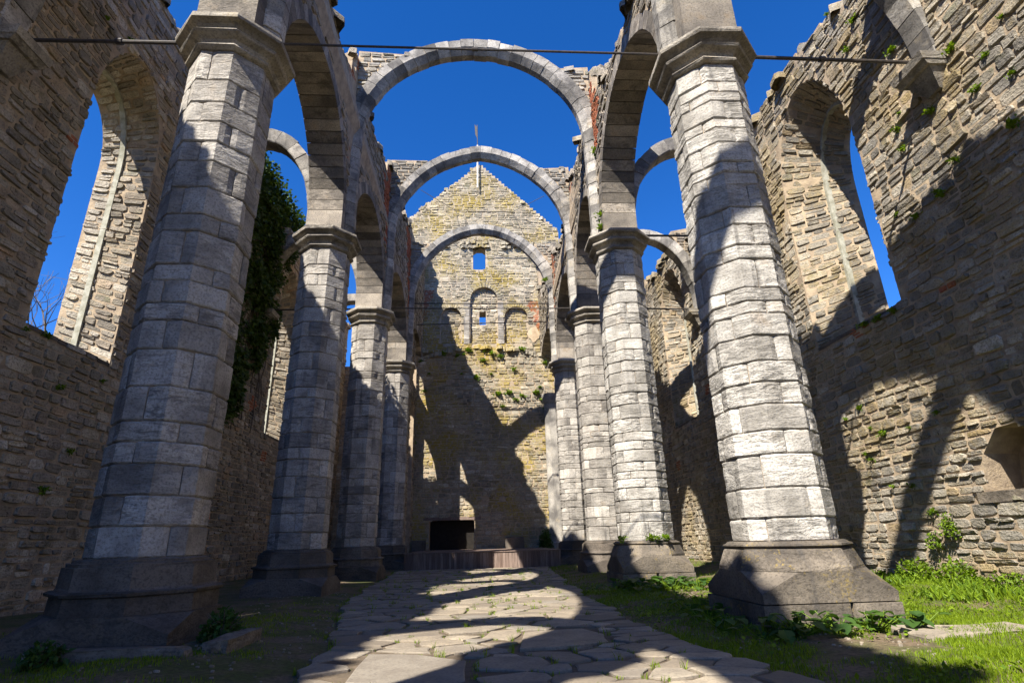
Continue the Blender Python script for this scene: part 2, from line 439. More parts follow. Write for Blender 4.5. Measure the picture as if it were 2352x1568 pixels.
# ------------------------------------------------------------------ layout numbers (metres, floor = 0)
PY = {0: 0.6, 1: 7.40, 2: 13.56, 3: 18.87, 4: 24.94}
PXL = {0: -4.0, 1: -4.0, 2: -4.07, 3: -3.86, 4: -3.78}
PXR = {0: 4.0, 1: 3.98, 2: 3.91, 3: 4.12, 4: 4.16}
YEND = 31.3
PY0 = {-1: -0.5, 1: 0.7}
def py(side, k): return PY0[side] if k == 0 else PY[k]
NECK, CAPT = 8.36, 8.90
def axis_x(side, y):
    t = PXL if side < 0 else PXR
    return interp([(-8, t[0])]+[(PY[k], t[k]) for k in range(5)]+[(YEND, t[4])], y)
WL, WR, WRS = -7.75, 8.28, 0.0      # inner faces of the aisle walls
def wall_x(side, y): return WL if side < 0 else WR+WRS*(y-10)
PATHL = [(-1.0, 2.0), (-1.3, 5.3), (-1.45, 6.9), (-2.25, 10.8), (-2.8, 17.2), (-3.05, 23.9)]
PATHR = [(2.9, 2.0), (2.34, 4.7), (2.28, 5.7), (2.1, 6.7), (1.98, 8.5), (2.0, 12.2), (2.6, 23.9)]
def path_l(y): return interp([(b, a) for a, b in PATHL], y)+0.16*nz(y*0.9, 1.7, 0)+0.09*nz(y*3.1, 4.2, 0)
def path_r(y): return interp([(b, a) for a, b in PATHR], y)+0.14*nz(y*0.9, 7.7, 0)+0.08*nz(y*3.1, 9.2, 0)
def ground_h(x, y):
    if y > 23.9: dl = 1.0
    else: dl = max(path_l(y)-x, x-path_r(y))
    k = min(max(dl/1.2, 0), 1)
    h = -0.02 + k*0.11 + (0.10 if x > 6.5 else 0)*min((x-6.5)/1.0, 1)
    n = nz(x*0.9, y*0.9, 3.1)*0.05 + nz(x*3.1, y*3.1, 7.7)*0.018
    return h + n*k

# ------------------------------------------------------------------ ground
def build_ground():
    xs = np.arange(-8.6, 9.21, 0.18); ys = np.arange(-10, 32.0, 0.22)
    m = MB(); nx = len(xs)
    V = [(x, y, ground_h(x, y)) for y in ys for x in xs]
    F = [(j*nx+i, j*nx+i+1, (j+1)*nx+i+1, (j+1)*nx+i) for j in range(len(ys)-1) for i in range(nx-1)]
    n = len(V); x0, x1, y0, y1 = xs[0], xs[-1], ys[0], ys[-1]; B = 600; e = -0.0
    V += [(-B, -B, e), (B, -B, e), (B, B, e), (-B, B, e), (x0, y0, e), (x1, y0, e), (x1, y1, e), (x0, y1, e)]
    F += [(n, n+1, n+5, n+4), (n+1, n+2, n+6, n+5), (n+2, n+3, n+7, n+6), (n+3, n, n+4, n+7)]
    o = mesh_obj('ground', V, F, 'soil', smooth=True, kind='structure')
build_ground()

def build_path():
    R = random.Random(5)
    ys = np.arange(2.0, 23.91, 0.35); V = []; F = []
    for j, y in enumerate(ys):
        l, r = path_l(y)-0.06, path_r(y)+0.06
        for i in range(13):
            x = l+(r-l)*i/12; V.append((x, y, 0.018+0.014*nz(x*2, y*2, 1)))
    for j in range(len(ys)-1):
        for i in range(12): F.append((j*13+i, j*13+i+1, (j+1)*13+i+1, (j+1)*13+i))
    path = mesh_obj('path', V, F, 'path_dirt', smooth=True, kind='structure')
    # weighted voronoi paving with three large slabs laid first
    big = [[(0.44, 6.28), (0.57, 7.42), (1.30, 7.62), (1.47, 7.1), (1.40, 6.55), (0.8, 6.3)],
           [(-1.05, 5.2), (-1.08, 6.36), (-0.55, 6.25), (-0.09, 5.9), (-0.08, 5.1), (-0.4, 4.9)],
           [(0.06, 7.12), (0.17, 7.6), (0.47, 7.68), (0.53, 7.36), (0.38, 6.9)]]
    inb = [in_poly([(c[0]+(p[0]-c[0])*1.16, c[1]+(p[1]-c[1])*1.16) for p in b]) for b in big for c in [(sum(q[0] for q in b)/len(b), sum(q[1] for q in b)/len(b))]]
    seeds = []
    tries = 0
    AX = 1.35   # stones are a little wider than long
    while tries < 26000:
        tries += 1
        y = R.uniform(2.2, 23.8); x = R.uniform(path_l(y)+0.05, path_r(y)-0.05)
        if any(f(x, y) for f in inb): continue
        r = R.choice([0.13, 0.16, 0.19, 0.23, 0.30, 0.36])
        if all((x-a)**2/AX**2+(y-b)**2 > (0.86*(r+c))**2*0.9 for a, b, c in seeds): seeds.append((x, y, r))
    stones = []
    bigc = []
    for b in big:
        cx = sum(p[0] for p in b)/len(b); cy = sum(p[1] for p in b)/len(b); bigc.append((cx, cy, 0.62))
    for i, (x, y, r) in enumerate(seeds):
        k = r*1.9
        poly = [(x+k*AX*1.1*math.cos(t), y+k*math.sin(t)) for t in [2*math.pi*q/14 for q in range(14)]]
        for j, (a, b, c) in enumerate(seeds):
            if j == i: continue
            dx, dy = (a-x)/AX, b-y; D = math.hypot(dx, dy)
            if D > 1.6: continue
            # power plane
            t = (D*D + r*r - c*c)/(2*D) - 0.019
            nxv, nyv = dx/D, dy/D
            np_ = []
            for q in range(len(poly)):
                p0, p1 = poly[q], poly[(q+1) % len(poly)]
                d0 = ((p0[0]-x)/AX*nxv+(p0[1]-y)*nyv)-t; d1 = ((p1[0]-x)/AX*nxv+(p1[1]-y)*nyv)-t
                if d0 <= 0: np_.append(p0)
                if (d0 < 0) != (d1 < 0):
                    s = d0/(d0-d1); np_.append((p0[0]+(p1[0]-p0[0])*s, p0[1]+(p1[1]-p0[1])*s))
            poly = np_
            if len(poly) < 3: break
        if len(poly) < 3: continue
        # keep clear of the big slabs
        for b, f in zip(big, inb):
            cx = sum(p[0] for p in b)/len(b); cy = sum(p[1] for p in b)/len(b)
            if math.hypot(cx-x, cy-y) > 2: continue
            q2 = []
            for p in poly:
                q = p
                for _ in range(14):
                    if not f(*q): break
                    q = (q[0]+(x-q[0])*0.12, q[1]+(y-q[1])*0.12)
                q2.append(q)
            poly = q2
        yl = [p for p in poly]
        poly = [(min(max(p[0], path_l(p[1])-0.12), path_r(p[1])+0.12), p[1]) for p in poly]
        stones.append(poly)
    stones = big + stones
    rec = []
    for poly in stones:
        # resample with jitter so edges are not straight
        P = []
        for q in range(len(poly)):
            a, b = poly[q], poly[(q+1) % len(poly)]
            L = math.hypot(b[0]-a[0], b[1]-a[1])
            if L < 0.03: continue
            P.append(a)
            if L > 0.15: P.append(((a[0]+b[0])/2+R.gauss(0, 0.018), (a[1]+b[1])/2+R.gauss(0, 0.018)))
        if len(P) < 4: continue
        cx = sum(p[0] for p in P)/len(P); cy = sum(p[1] for p in P)/len(P)
        area = abs(sum(P[i][0]*P[(i+1) % len(P)][1]-P[(i+1) % len(P)][0]*P[i][1] for i in range(len(P))))/2
        if area < 0.012: continue
        h = R.uniform(0.03, 0.05); tx, ty = R.gauss(0, 0.006), R.gauss(0, 0.006); n = len(P)
        def Zt(x, y, k): return max(h + tx*(x-cx)+ty*(y-cy), 0.022)-k
        V = [(x, y, -0.03) for x, y in P] + [(x, y, Zt(x, y, 0.007+R.uniform(0, .005))) for x, y in P]
        for x, y in P:
            L = math.hypot(x-cx, y-cy); k = 1-0.016/max(L, .08)
            V.append((cx+(x-cx)*k, cy+(y-cy)*k, Zt(x, y, R.uniform(0, .004))))
        V.append((cx, cy, Zt(cx, cy, R.uniform(-.004, .004))))
        F = [(a*n+i, a*n+(i+1) % n, (a+1)*n+(i+1) % n, (a+1)*n+i) for a in (0, 1) for i in range(n)] + [(2*n+i, 2*n+(i+1) % n, 3*n) for i in range(n)]
        rec.append((V, F, R.random(), 0.0, (cx, cy, 0), area*max(0.05, 1.0/max(cy, 1))))
    place_stones(rec, path, 'flagstone', 300, 'flagstone', 'far_flagstone')
    return stones
FLAGS = build_path()

# ------------------------------------------------------------------ pillars
C8 = math.cos(math.pi/8)
def octa(cx, cy, a, z):
    return [(cx+a/C8*math.cos(math.radians(-112.5+45*k)), cy+a/C8*math.sin(math.radians(-112.5+45*k)), z) for k in range(8)]
def oct_sweep(cx, cy, prof, R, jit=0.004):
    m = MB(); n = 8
    for (a, z) in prof: m.V.extend([(x+R.uniform(-jit, jit), y+R.uniform(-jit, jit), zz+R.uniform(-jit, jit)) for x, y, zz in octa(cx, cy, a, z)])
    F = [(i*n+k, i*n+(k+1) % n, (i+1)*n+(k+1) % n, (i+1)*n+k) for i in range(len(prof)-1) for k in range(n)]
    F.append(tuple(range(n-1, -1, -1))); F.append(tuple((len(prof)-1)*n+k for k in range(n)))
    m.F = F; m.R = [R.random()]*len(F); m.B = [0]*len(F)
    return m

def block(cx, cy, a, ang0, ang1, z0, z1, R, nu, nzr, rough, strata):
    """one ashlar of an octagonal course: outer face grid between two polar angles (degrees)"""
    pts = []
    corners = [c for c in [22.5+45*k for k in range(-16, 17)] if ang0+2 < c < ang1-2]
    stops = [ang0]+corners+[ang1]
    def rad(t):
        # distance to octagon edge along angle t
        tt = ((t+22.5) % 45)-22.5
        return a/math.cos(math.radians(tt))
    def P(t): r = rad(t); return (r*math.cos(math.radians(t)), r*math.sin(math.radians(t)))
    plan = []
    for s0, s1 in zip(stops, stops[1:]):
        p0, p1 = P(s0), P(s1)
        L = math.hypot(p1[0]-p0[0], p1[1]-p0[1]); k = max(1, round(nu*L/0.5))
        for i in range(k): plan.append((p0[0]+(p1[0]-p0[0])*i/k, p0[1]+(p1[1]-p0[1])*i/k))
    plan.append(P(stops[-1]))
    nc = len(plan); V = []; sd = R.uniform(0, 50)
    out = R.gauss(0, 0.006)
    zs = [z0+0.004, z0+0.022] + [z0+(z1-z0)*i/nzr for i in range(1, nzr)] + [z1-0.022, z1-0.004]
    for zi, z in enumerate(zs):
        edge_v = zi in (0, len(zs)-1)
        for i, (x, y) in enumerate(plan):
            r = math.hypot(x, y); ux, uy = x/r, y/r
            d = out
            if rough:
                n1 = nz((cx+x)*2.2+sd, (cy+y)*2.2, z*strata); n2 = nz((cx+x)*9, (cy+y)*9, z*26+sd)
                d += rough*(n1*1.2+n2*0.6-0.25)
            if edge_v: d -= 0.014+R.uniform(0, 0.010+rough*0.4)
            if i in (0, nc-1): d -= 0.012+R.uniform(0, 0.012)
            zz = z+(R.uniform(-1, 1)*(0.002+rough*0.12) if edge_v else 0)
            V.append((cx+x+ux*d, cy+y+uy*d, zz))
    rows = len(zs)
    F = [(j*nc+i, j*nc+i+1, (j+1)*nc+i+1, (j+1)*nc+i) for j in range(rows-1) for i in range(nc-1)]
    # returns into the joints
    base = len(V)
    def back(i): x, y = plan[i]; r = math.hypot(x, y); k = (r-0.09)/r; return (cx+x*k, cy+y*k)
    for i in range(nc): V.append((*back(i), z0+0.006))
    for i in range(nc): V.append((*back(i), z1-0.006))
    for i in range(nc-1):
        F.append((base+i, base+i+1, i+1, i)); t = (rows-1)*nc
        F.append((t+i, t+i+1, base+nc+i+1, base+nc+i))
    F.append((base,)+tuple(j*nc for j in range(rows))+(base+nc,))
    F.append((base+nc-1, base+2*nc-1)+tuple(j*nc+nc-1 for j in range(rows-1, -1, -1)))
    return V, F

def pillar(k, side, label, detail, rough, mat, base_style):
    cx, cy = (PXL if side < 0 else PXR)[k], py(side, k)
    R = random.Random(100+k*7+side)
    e = empty('pillar', (cx, cy, 0), label, 'pillar', 'octagonal pillars of the nave')
    zb = 0.98
    # plinth
    m = MB()
    pm = 'plinth_stone_lichen' if side > 0 and k in (1, 2) else 'plinth_stone'
    if base_style == 'tall':    # high square block with broaches, sloped apron and roll
        s, zl, zt = 0.79, 0.44, 0.66
        oct_sweep(cx, cy, [(0.66, 0.655), (0.785, 0.66), (0.78, 0.70), (0.70, 0.89), (0.665, 0.91)], R).build('base_apron', pm, e)
        oct_sweep(cx, cy, [(0.60, 0.905), (0.685, 0.915), (0.71, 0.935), (0.705, 0.955), (0.67, 0.965), (0.655, 0.985), (0.62, 0.99)], R).build('base_roll', pm, e)
    else:
        s, zl, zt = 0.83, 0.25, 0.42
        oct_sweep(cx, cy, [(0.70, 0.415), (0.80, 0.42), (0.79, 0.60), (0.83, 0.615), (0.84, 0.645), (0.80, 0.665)], R).build('base_drum', pm, e)
        oct_sweep(cx, cy, [(0.70, 0.66), (0.765, 0.665), (0.745, 0.69), (0.735, 0.90), (0.70, 0.905), (0.705, 0.935), (0.66, 0.945), (0.66, 0.97), (0.61, 0.985)], R).build('base_drum', pm, e)
    def broach(z0, zl, zt, s, split):
        m = MB(); J = lambda: R.uniform(-.006, .006)
        sq = [(-s, -s), (s, -s), (s, s), (-s, s)]
        oc = octa(cx, cy, s, zt)   # order: fl, fr, rf, rb, br, bl, lb, lf
        V = [(cx+x+J(), cy+y+J(), z0) for x, y in sq] + [(cx+x+J(), cy+y+J(), zl+J()) for x, y in sq] + [(x+J(), y+J(), z+J()) for x, y, z in oc]
        F = [(0, 1, 5, 9, 8, 4), (1, 2, 6, 11, 10, 5), (2, 3, 7, 13, 12, 6), (3, 0, 4, 15, 14, 7), (5, 10, 9), (6, 12, 11), (7, 14, 13), (4, 8, 15), tuple(range(8, 16)), (3, 2, 1, 0)]
        m.add(V, F, R.random()); return m
    if base_style == 'tall':
        broach(0.335, zl, zt, s, 0).build('plinth_block', pm, e)
        for sx in (-1, 1):     # lower course in two blocks
            mm = MB(); q = R.uniform(-0.25, 0.25)
            a, b = (-s-0.012, q-0.006) if sx < 0 else (q+0.006, s+0.012)
            mm.box((cx+a, cy-s-0.012, 0.04), (cx+b, cy+s+0.012, 0.322), R.random()); mm.build('plinth_block', pm, e)
        mm = MB()
        for q in range(26):
            t = R.uniform(-1, 1)*s; sd = R.choice([(t, -s), (-s, t), (s, t)])
            Vl, F = stone_verts(R.uniform(.15, .3), R.uniform(.12, .2), 0.1, R, 7)
            mm.add([(cx+sd[0]+u, cy+sd[1]+v, d-0.02+0.02) for u, v, d in Vl], F, R.random())
        mm.build('footing_stone', pm, e, kind='stuff')
    else:
        broach(-0.05, zl, zt, s, 0).build('plinth_block', pm, e)
    # core behind the joints, then the ashlar courses
    sh = oct_sweep(cx, cy, [(0.545, 0.9), (0.555, NECK+0.05)], R, 0).build('shaft_core', 'joint_mortar', e)
    z = zb; row = R.randint(0, 1)
    while z < NECK-0.02:
        h = R.choice([.26, .32, .36, .42, .48])*R.uniform(.93, 1.07) if side < 0 else R.choice([.18, .22, .28, .34, .42])*R.uniform(.93, 1.07)
        if NECK-z-h < 0.25: h = NECK-z
        a = 0.588+R.uniform(-0.004, 0.004)
        off = (-90 if row % 2 else -45)+R.uniform(-9, 9)
        js = [off+90*i+(R.uniform(-6, 6) if i else 0) for i in range(4)]; js.append(js[0]+360)
        for i in range(4):
            if js[i] > 30 and js[i+1] < 150 and False: continue
            nu, nr = (7, 6) if detail == 2 else ((4, 4) if detail == 1 else (2, 2))
            V, F = block(cx, cy, a, js[i]+0.7, js[i+1]-0.7, z, z+h, R, nu, nr, rough*R.uniform(0.35, 1.5), R.choice([5, 8, 11]))
            mesh_obj('stone_block', V, F, mat, sh_parent(e), R.random())
        z += h; row += 1
    prof = [(a_, NECK+h_) for a_, h_ in [(.56, -.01), (.60, -.005), (.645, .01), (.668, .04), (.645, .07), (.602, .085), (.602, .125), (.63, .175), (.685, .205), (.738, .22), (.76, .255), (.738, .29), (.685, .30), (.69, .335), (.735, .38), (.79, .40), (.835, .41), (.848, .45), (.84, .505), (.80, .525), (.60, .54)]]
    oct_sweep(cx, cy, prof, R, 0.008).build('capital', 'capital_stone', e)
    return e
def sh_parent(e): return e
mat_ashlar('capital_stone', (0.41, 0.37, 0.31), (0.18, 0.16, 0.135), (0.34, 0.26, 0.14), 0.9, 5.0, 0.8, 0.3)

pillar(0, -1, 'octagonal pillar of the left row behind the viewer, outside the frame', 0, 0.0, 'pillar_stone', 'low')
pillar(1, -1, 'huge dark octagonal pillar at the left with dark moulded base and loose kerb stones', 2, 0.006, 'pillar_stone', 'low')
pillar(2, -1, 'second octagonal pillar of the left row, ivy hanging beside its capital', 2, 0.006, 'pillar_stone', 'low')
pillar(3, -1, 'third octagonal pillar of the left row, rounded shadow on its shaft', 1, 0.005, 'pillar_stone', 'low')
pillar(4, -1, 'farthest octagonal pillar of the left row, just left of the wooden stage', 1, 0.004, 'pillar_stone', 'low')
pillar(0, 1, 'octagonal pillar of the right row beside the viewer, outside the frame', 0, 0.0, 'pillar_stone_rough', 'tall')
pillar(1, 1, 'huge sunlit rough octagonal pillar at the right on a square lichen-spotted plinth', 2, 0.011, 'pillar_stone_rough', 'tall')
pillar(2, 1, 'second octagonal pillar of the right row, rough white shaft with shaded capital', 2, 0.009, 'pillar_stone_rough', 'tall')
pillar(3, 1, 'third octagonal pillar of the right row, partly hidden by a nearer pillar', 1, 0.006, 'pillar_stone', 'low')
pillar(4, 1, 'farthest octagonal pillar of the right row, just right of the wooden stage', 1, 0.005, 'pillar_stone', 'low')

# ------------------------------------------------------------------ arcades (arches along the nave and the wall over them)
HW = 0.45
def bays(s_): return [(-6.9 if s_ < 0 else -5.9, PY0[s_]), (PY0[s_], 7.40), (7.40, 13.56), (13.56, 18.87), (18.87, 24.94), (24.94, 31.3)]
SPR = 9.5
def arc_pts(y0, y1, SPR, apex, n=22, grow=0.0):
    """arch from y0 to y1, springing at SPR, apex height; grow = radial thickness"""
    c = (y0+y1)/2; a = (y1-y0)/2; b = apex-SPR
    return [(c-(a+grow)*math.cos(t), SPR+(b+grow)*math.sin(t)) for t in [math.pi*i/n for i in range(n+1)]]
TOPL = [(-6, 13.2), (-2, 13.4), (2, 13.6), (6, 13.9), (8.5, 13.8), (10.3, 13.7), (11.3, 13.55), (12.4, 13.9), (13.2, 15.3), (14.0, 15.3), (14.4, 14.5), (15.7, 14.35), (17.4, 14.5), (18.4, 15.0), (19.0, 15.5), (19.6, 15.5), (20.3, 15.0), (21.8, 14.95), (23.6, 15.6), (24.6, 16.0), (25.4, 16.0), (27, 15.8), (28.4, 15.9), (29.8, 16.6), (30.7, 18.0), (31.3, 18.9)]
TOPR = [(-6, 13.6), (0, 14.0), (1.7, 14.1), (3.0, 13.95), (4.0, 13.6), (6.0, 13.2), (8.9, 12.45), (10.2, 12.65), (11.6, 12.9), (12.6, 13.6), (13.2, 14.8), (14.0, 14.8), (14.5, 14.1), (15.4, 13.9), (17.3, 13.95), (18.4, 14.6), (18.9, 15.1), (19.5, 14.9), (20.2, 13.5), (21.3, 13.35), (23.2, 13.8), (24.5, 15.0), (25.4, 15.2), (26.4, 14.4), (29, 14.2), (30.5, 15.6), (31.3, 18.6)]
def arch_of(side, i): return (10.3, 12.75) if side > 0 and i == 1 else (SPR, 11.98 if i < 3 else 11.85)
def arcade(side, label, top):
    R = random.Random(300+side)
    name = 'arcade_wall'
    e = empty(name, (4.0*side, 12, 9), label, 'wall', 'nave arcade walls')
    ring = 0.34
    bottom = []
    for i, (y0, y1) in enumerate(bays(side)):
        a0 = y0+0.56; a1 = y1-0.56 if i < 5 else y1+0.6
        if i == 0: a0 = y0
        A = arc_pts(a0, a1, *arch_of(side, i), 22, ring-0.02)
        A[0] = (A[0][0], CAPT-0.01); A[-1] = (A[-1][0], CAPT-0.01)
        A = [(min(max(p[0], y0+0.14), y1-0.14), p[1]) for p in A]
        bottom += A
    bottom[0] = (bottom[0][0], CAPT); bottom.append((31.28, CAPT)) if bottom[-1][0] < 31.2 else None
    tp = []
    y = bays(side)[0][0]
    while y < 31.25:
        z = interp(top, y)+R.uniform(-0.08, 0.08); w = R.uniform(0.2, 0.5)
        tp.append((y, z)); tp.append((min(y+w-0.01, 31.26), z+R.uniform(-.03, .03))); y += w
    poly = bottom + tp[::-1]
    ins = in_poly(poly)
    thick = lambda y: (axis_x(side, y)-HW, axis_x(side, y)+HW)
    nave = lambda y: axis_x(side, y)-side*HW
    ais = lambda y: axis_x(side, y)+side*HW
    core = slab(poly, [], poly, [], lambda y, z: (nave(y), y, z), lambda y, z: (ais(y), y, z)).build('masonry_core', 'mortar', e)
    fix_normals(core)
    pm = lambda u, v, d: (nave(u)-side*d, u, v)
    tys = [PY[k] for k in (1, 2, 3, 4)]
    def brickf(u, v):
        for t in tys:
            d = t-0.25-u
            if 11.2 < v < 15.2 and 0 < d < (v-10.9)*0.42 and nz(u*2, v*2, 5) > -0.45: return True
        return False
    st = gen_stones(pm, -1, 31.3, CAPT, 19, ins, R, (0.12, 0.24), (0.2, 0.6), (0.0, 0.05), 0.014, brickf)
    # aisle side is seen only in slivers: coarser stones
    pm2 = lambda u, v, d: (ais(u)+side*d, u, v)
    st2 = gen_stones(pm2, 5, 31.3, CAPT, 19, ins, R, (0.18, 0.3), (0.3, 0.7), (0.01, 0.05))
    caps = []
    y = -5.8
    while y < 31.1:
        z = interp(top, y)
        for q in range(3): caps.append((axis_x(side, y)+R.uniform(-HW, HW), y+R.uniform(-.1, .1), z+R.uniform(-.1, .06)))
        y += 0.2
    st3 = cap_rocks(caps, R, 0.34)
    place_stones(st+st2+st3, e, 'rubble_arcade', 200)
    if side < 0:  # infill added, its openings shaped to pattern the sunlight on the end wall
        blk = [(27.5, -0.05), (28.55, -0.05), (28.55, 7.2), (28.85, 8.0), (29.4, 8.35), (29.9, 8.2), (30.25, 7.6), (30.25, -0.05), (31.25, -0.05), (31.25, 12.4), (27.5, 12.4)]
        hole = [(29.15, 9.3), (30.75, 9.3), (30.75, 12.2), (30.3, 12.2)]
        fix_normals(slab(blk, [hole], blk, [hole], lambda y, z: (axis_x(side, y)+0.22, y, z), lambda y, z: (axis_x(side, y)-0.22, y, z)).build('light_blocking_wall', 'mortar', e))
        pb, ph = in_poly(blk), in_poly(hole)
        sb = gen_stones(lambda u, v, d: (axis_x(side, u)+0.22+d, u, v), 26.6, 31.3, 0, 12.4, lambda u, v: pb(u, v) and not ph(u, v), R, (0.12, 0.24), (0.2, 0.6), (0.01, 0.06))
        mm = MB()
        for q in sb: mm.add(q[0], q[1], q[2], q[3])
        mm.build('rubble_stone', 'rubble_left', e, kind='stuff', brick=True)
    # arch rings
    for i, (y0, y1) in enumerate(bays(side)):
        a0 = y0+0.56; a1 = y1-0.56 if i < 5 else y1+0.6
        ar = bpy.data.objects.new('arch', None); COL.objects.link(ar); ar.location = (0, 0, 0)
        adopt_empty(ar, e)
        c = (a0+a1)/2; hw = (a1-a0)/2; SP, AP = arch_of(side, i); b = AP-SP
        # parametrise by equal steps
        n = 26 if i > 0 else 14
        seq = [('leg', 0)]
        ts = [math.pi*q/n for q in range(n+1)]
        prev = None
        for q in range(n):
            t0, t1 = ts[q]+0.0035, ts[q+1]-0.0035
            m = MB(); j0 = R.uniform(-.008, .008); V = []
            for t in (t0, t1):
                for gr in (j0, ring):
                    y = c-(hw+gr)*math.cos(t); z = SP+(b+gr)*math.sin(t)
                    y = min(max(y, y0+0.10), y1-0.10) if gr > 0.1 else y
                    for s in (-1, 1):
                        V.append((axis_x(side, y)+s*(HW+0.012+R.uniform(-.004, .004)), y, z))
            # V order: t0:(in-,in+,out-,out+), t1:(...)
            F = [(0, 4, 5, 1), (2, 3, 7, 6), (0, 2, 6, 4), (1, 5, 7, 3), (0, 1, 3, 2), (4, 6, 7, 5)]
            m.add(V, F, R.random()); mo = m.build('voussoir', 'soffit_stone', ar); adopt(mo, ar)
        # impost blocks under the springing
        for yy, sg in ((a0, 1), (a1, -1)):
            if (i == 0 and sg == 1) or (i == 5 and sg == -1): continue
            m = MB(); y_in = yy; y_out = yy-sg*0.4
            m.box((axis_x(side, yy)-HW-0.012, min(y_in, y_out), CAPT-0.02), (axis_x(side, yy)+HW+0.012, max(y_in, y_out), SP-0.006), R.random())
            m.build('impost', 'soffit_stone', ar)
    return e
def adopt_empty(o, parent):
    o.parent = parent; o.matrix_parent_inverse = Matrix.Translation(-Vector(PINV[parent.name])); PINV[o.name] = (0, 0, 0)
arcade(-1, 'ruined wall carried by the round arches of the left pillar row', TOPL)
arcade(1, 'ruined wall carried by the round arches of the right pillar row', TOPR)

# ------------------------------------------------------------------ transverse arches
def frame_x(y):   # plane across the church at y: (u = x, v = z)
    return lambda u, v, d=0.0: (u, y-d, v)
def vous_arch(parent, curve, y, w, ri, ro, ch, R, mat, step=0.36, name='voussoir', skew=0.0):
    """curve(s) -> (x, z, nx, nz) inward normal given arc length; L total"""
    L = curve['L']; n = max(4, round(L/step))
    cuts = [0]
    for i in range(1, n): cuts.append(L*i/n+R.uniform(-.05, .05)*step)
    cuts.append(L)
    for i in range(n):
        s0, s1 = cuts[i]+0.006, cuts[i+1]-0.006
        V = []; jr = R.uniform(-.012, .012); jt = R.uniform(-.014, .014); ro_ = ro+R.uniform(-.03, .03)
        prof = [(-w/2+jt, ro_), (-w/2+jt+R.uniform(0, .01), ri+ch), (-w/2+ch*0.9+jt, ri), (w/2-ch*0.9+jt, ri), (w/2+jt, ri+ch), (w/2+jt, ro_)]
        for s in (s0, (s0+s1)/2, s1):
            x, z, nx, nzv = curve['f'](s)
            for (t, r) in prof:
                rr = r+jr
                V.append((x-nx*rr, y+t+skew*x, z-nzv*rr))
        k = len(prof); F = []
        for a in (0, 1):
            for q in range(k): F.append((a*k+q, a*k+(q+1) % k, (a+1)*k+(q+1) % k, (a+1)*k+q))
        F += [tuple(range(k-1, -1, -1)), tuple(range(2*k, 3*k))]
        mesh_obj(name, V, F, mat, parent, R.random())
    # mortar core
    V = []; F = []; m = 40
    pc = [(-w/2+0.03, ro-0.02), (-w/2+0.03, ri+ch+0.03), (-w/2+ch, ri+0.03), (w/2-ch, ri+0.03), (w/2-0.03, ri+ch+0.03), (w/2-0.03, ro-0.02)]; k = len(pc)
    for a in range(m+1):
        x, z, nx, nzv = curve['f'](L*a/m)
        for (t, r) in pc: V.append((x-nx*r, y+t+skew*x, z-nzv*r))
    for a in range(m):
        for q in range(k): F.append((a*k+q, a*k+(q+1) % k, (a+1)*k+(q+1) % k, (a+1)*k+q))
    mesh_obj('mortar_core', V, F, 'joint_mortar', parent)
def poly_curve(pts):
    """pts of the intrados ordered left to right; normals point inward (towards the opening)"""
    seg = [0]
    for a, b in zip(pts, pts[1:]): seg.append(seg[-1]+math.hypot(b[0]-a[0], b[1]-a[1]))
    nrm = []
    for i in range(len(pts)):
        a = pts[max(i-1, 0)]; b = pts[min(i+1, len(pts)-1)]
        tx, tz = b[0]-a[0], b[1]-a[1]; l = math.hypot(tx, tz); nrm.append((tz/l, -tx/l))
    def f(s):
        s = min(max(s, 0), seg[-1])
        lo = 0
        for i in range(len(seg)-1):
            if seg[i] <= s <= seg[i+1]: lo = i; break
        t = (s-seg[lo])/max(seg[lo+1]-seg[lo], 1e-6)
        A, B = pts[lo], pts[lo+1]; na, nb = nrm[lo], nrm[lo+1]
        return (A[0]+(B[0]-A[0])*t, A[1]+(B[1]-A[1])*t, na[0]+(nb[0]-na[0])*t, na[1]+(nb[1]-na[1])*t)
    return {'f': f, 'L': seg[-1]}
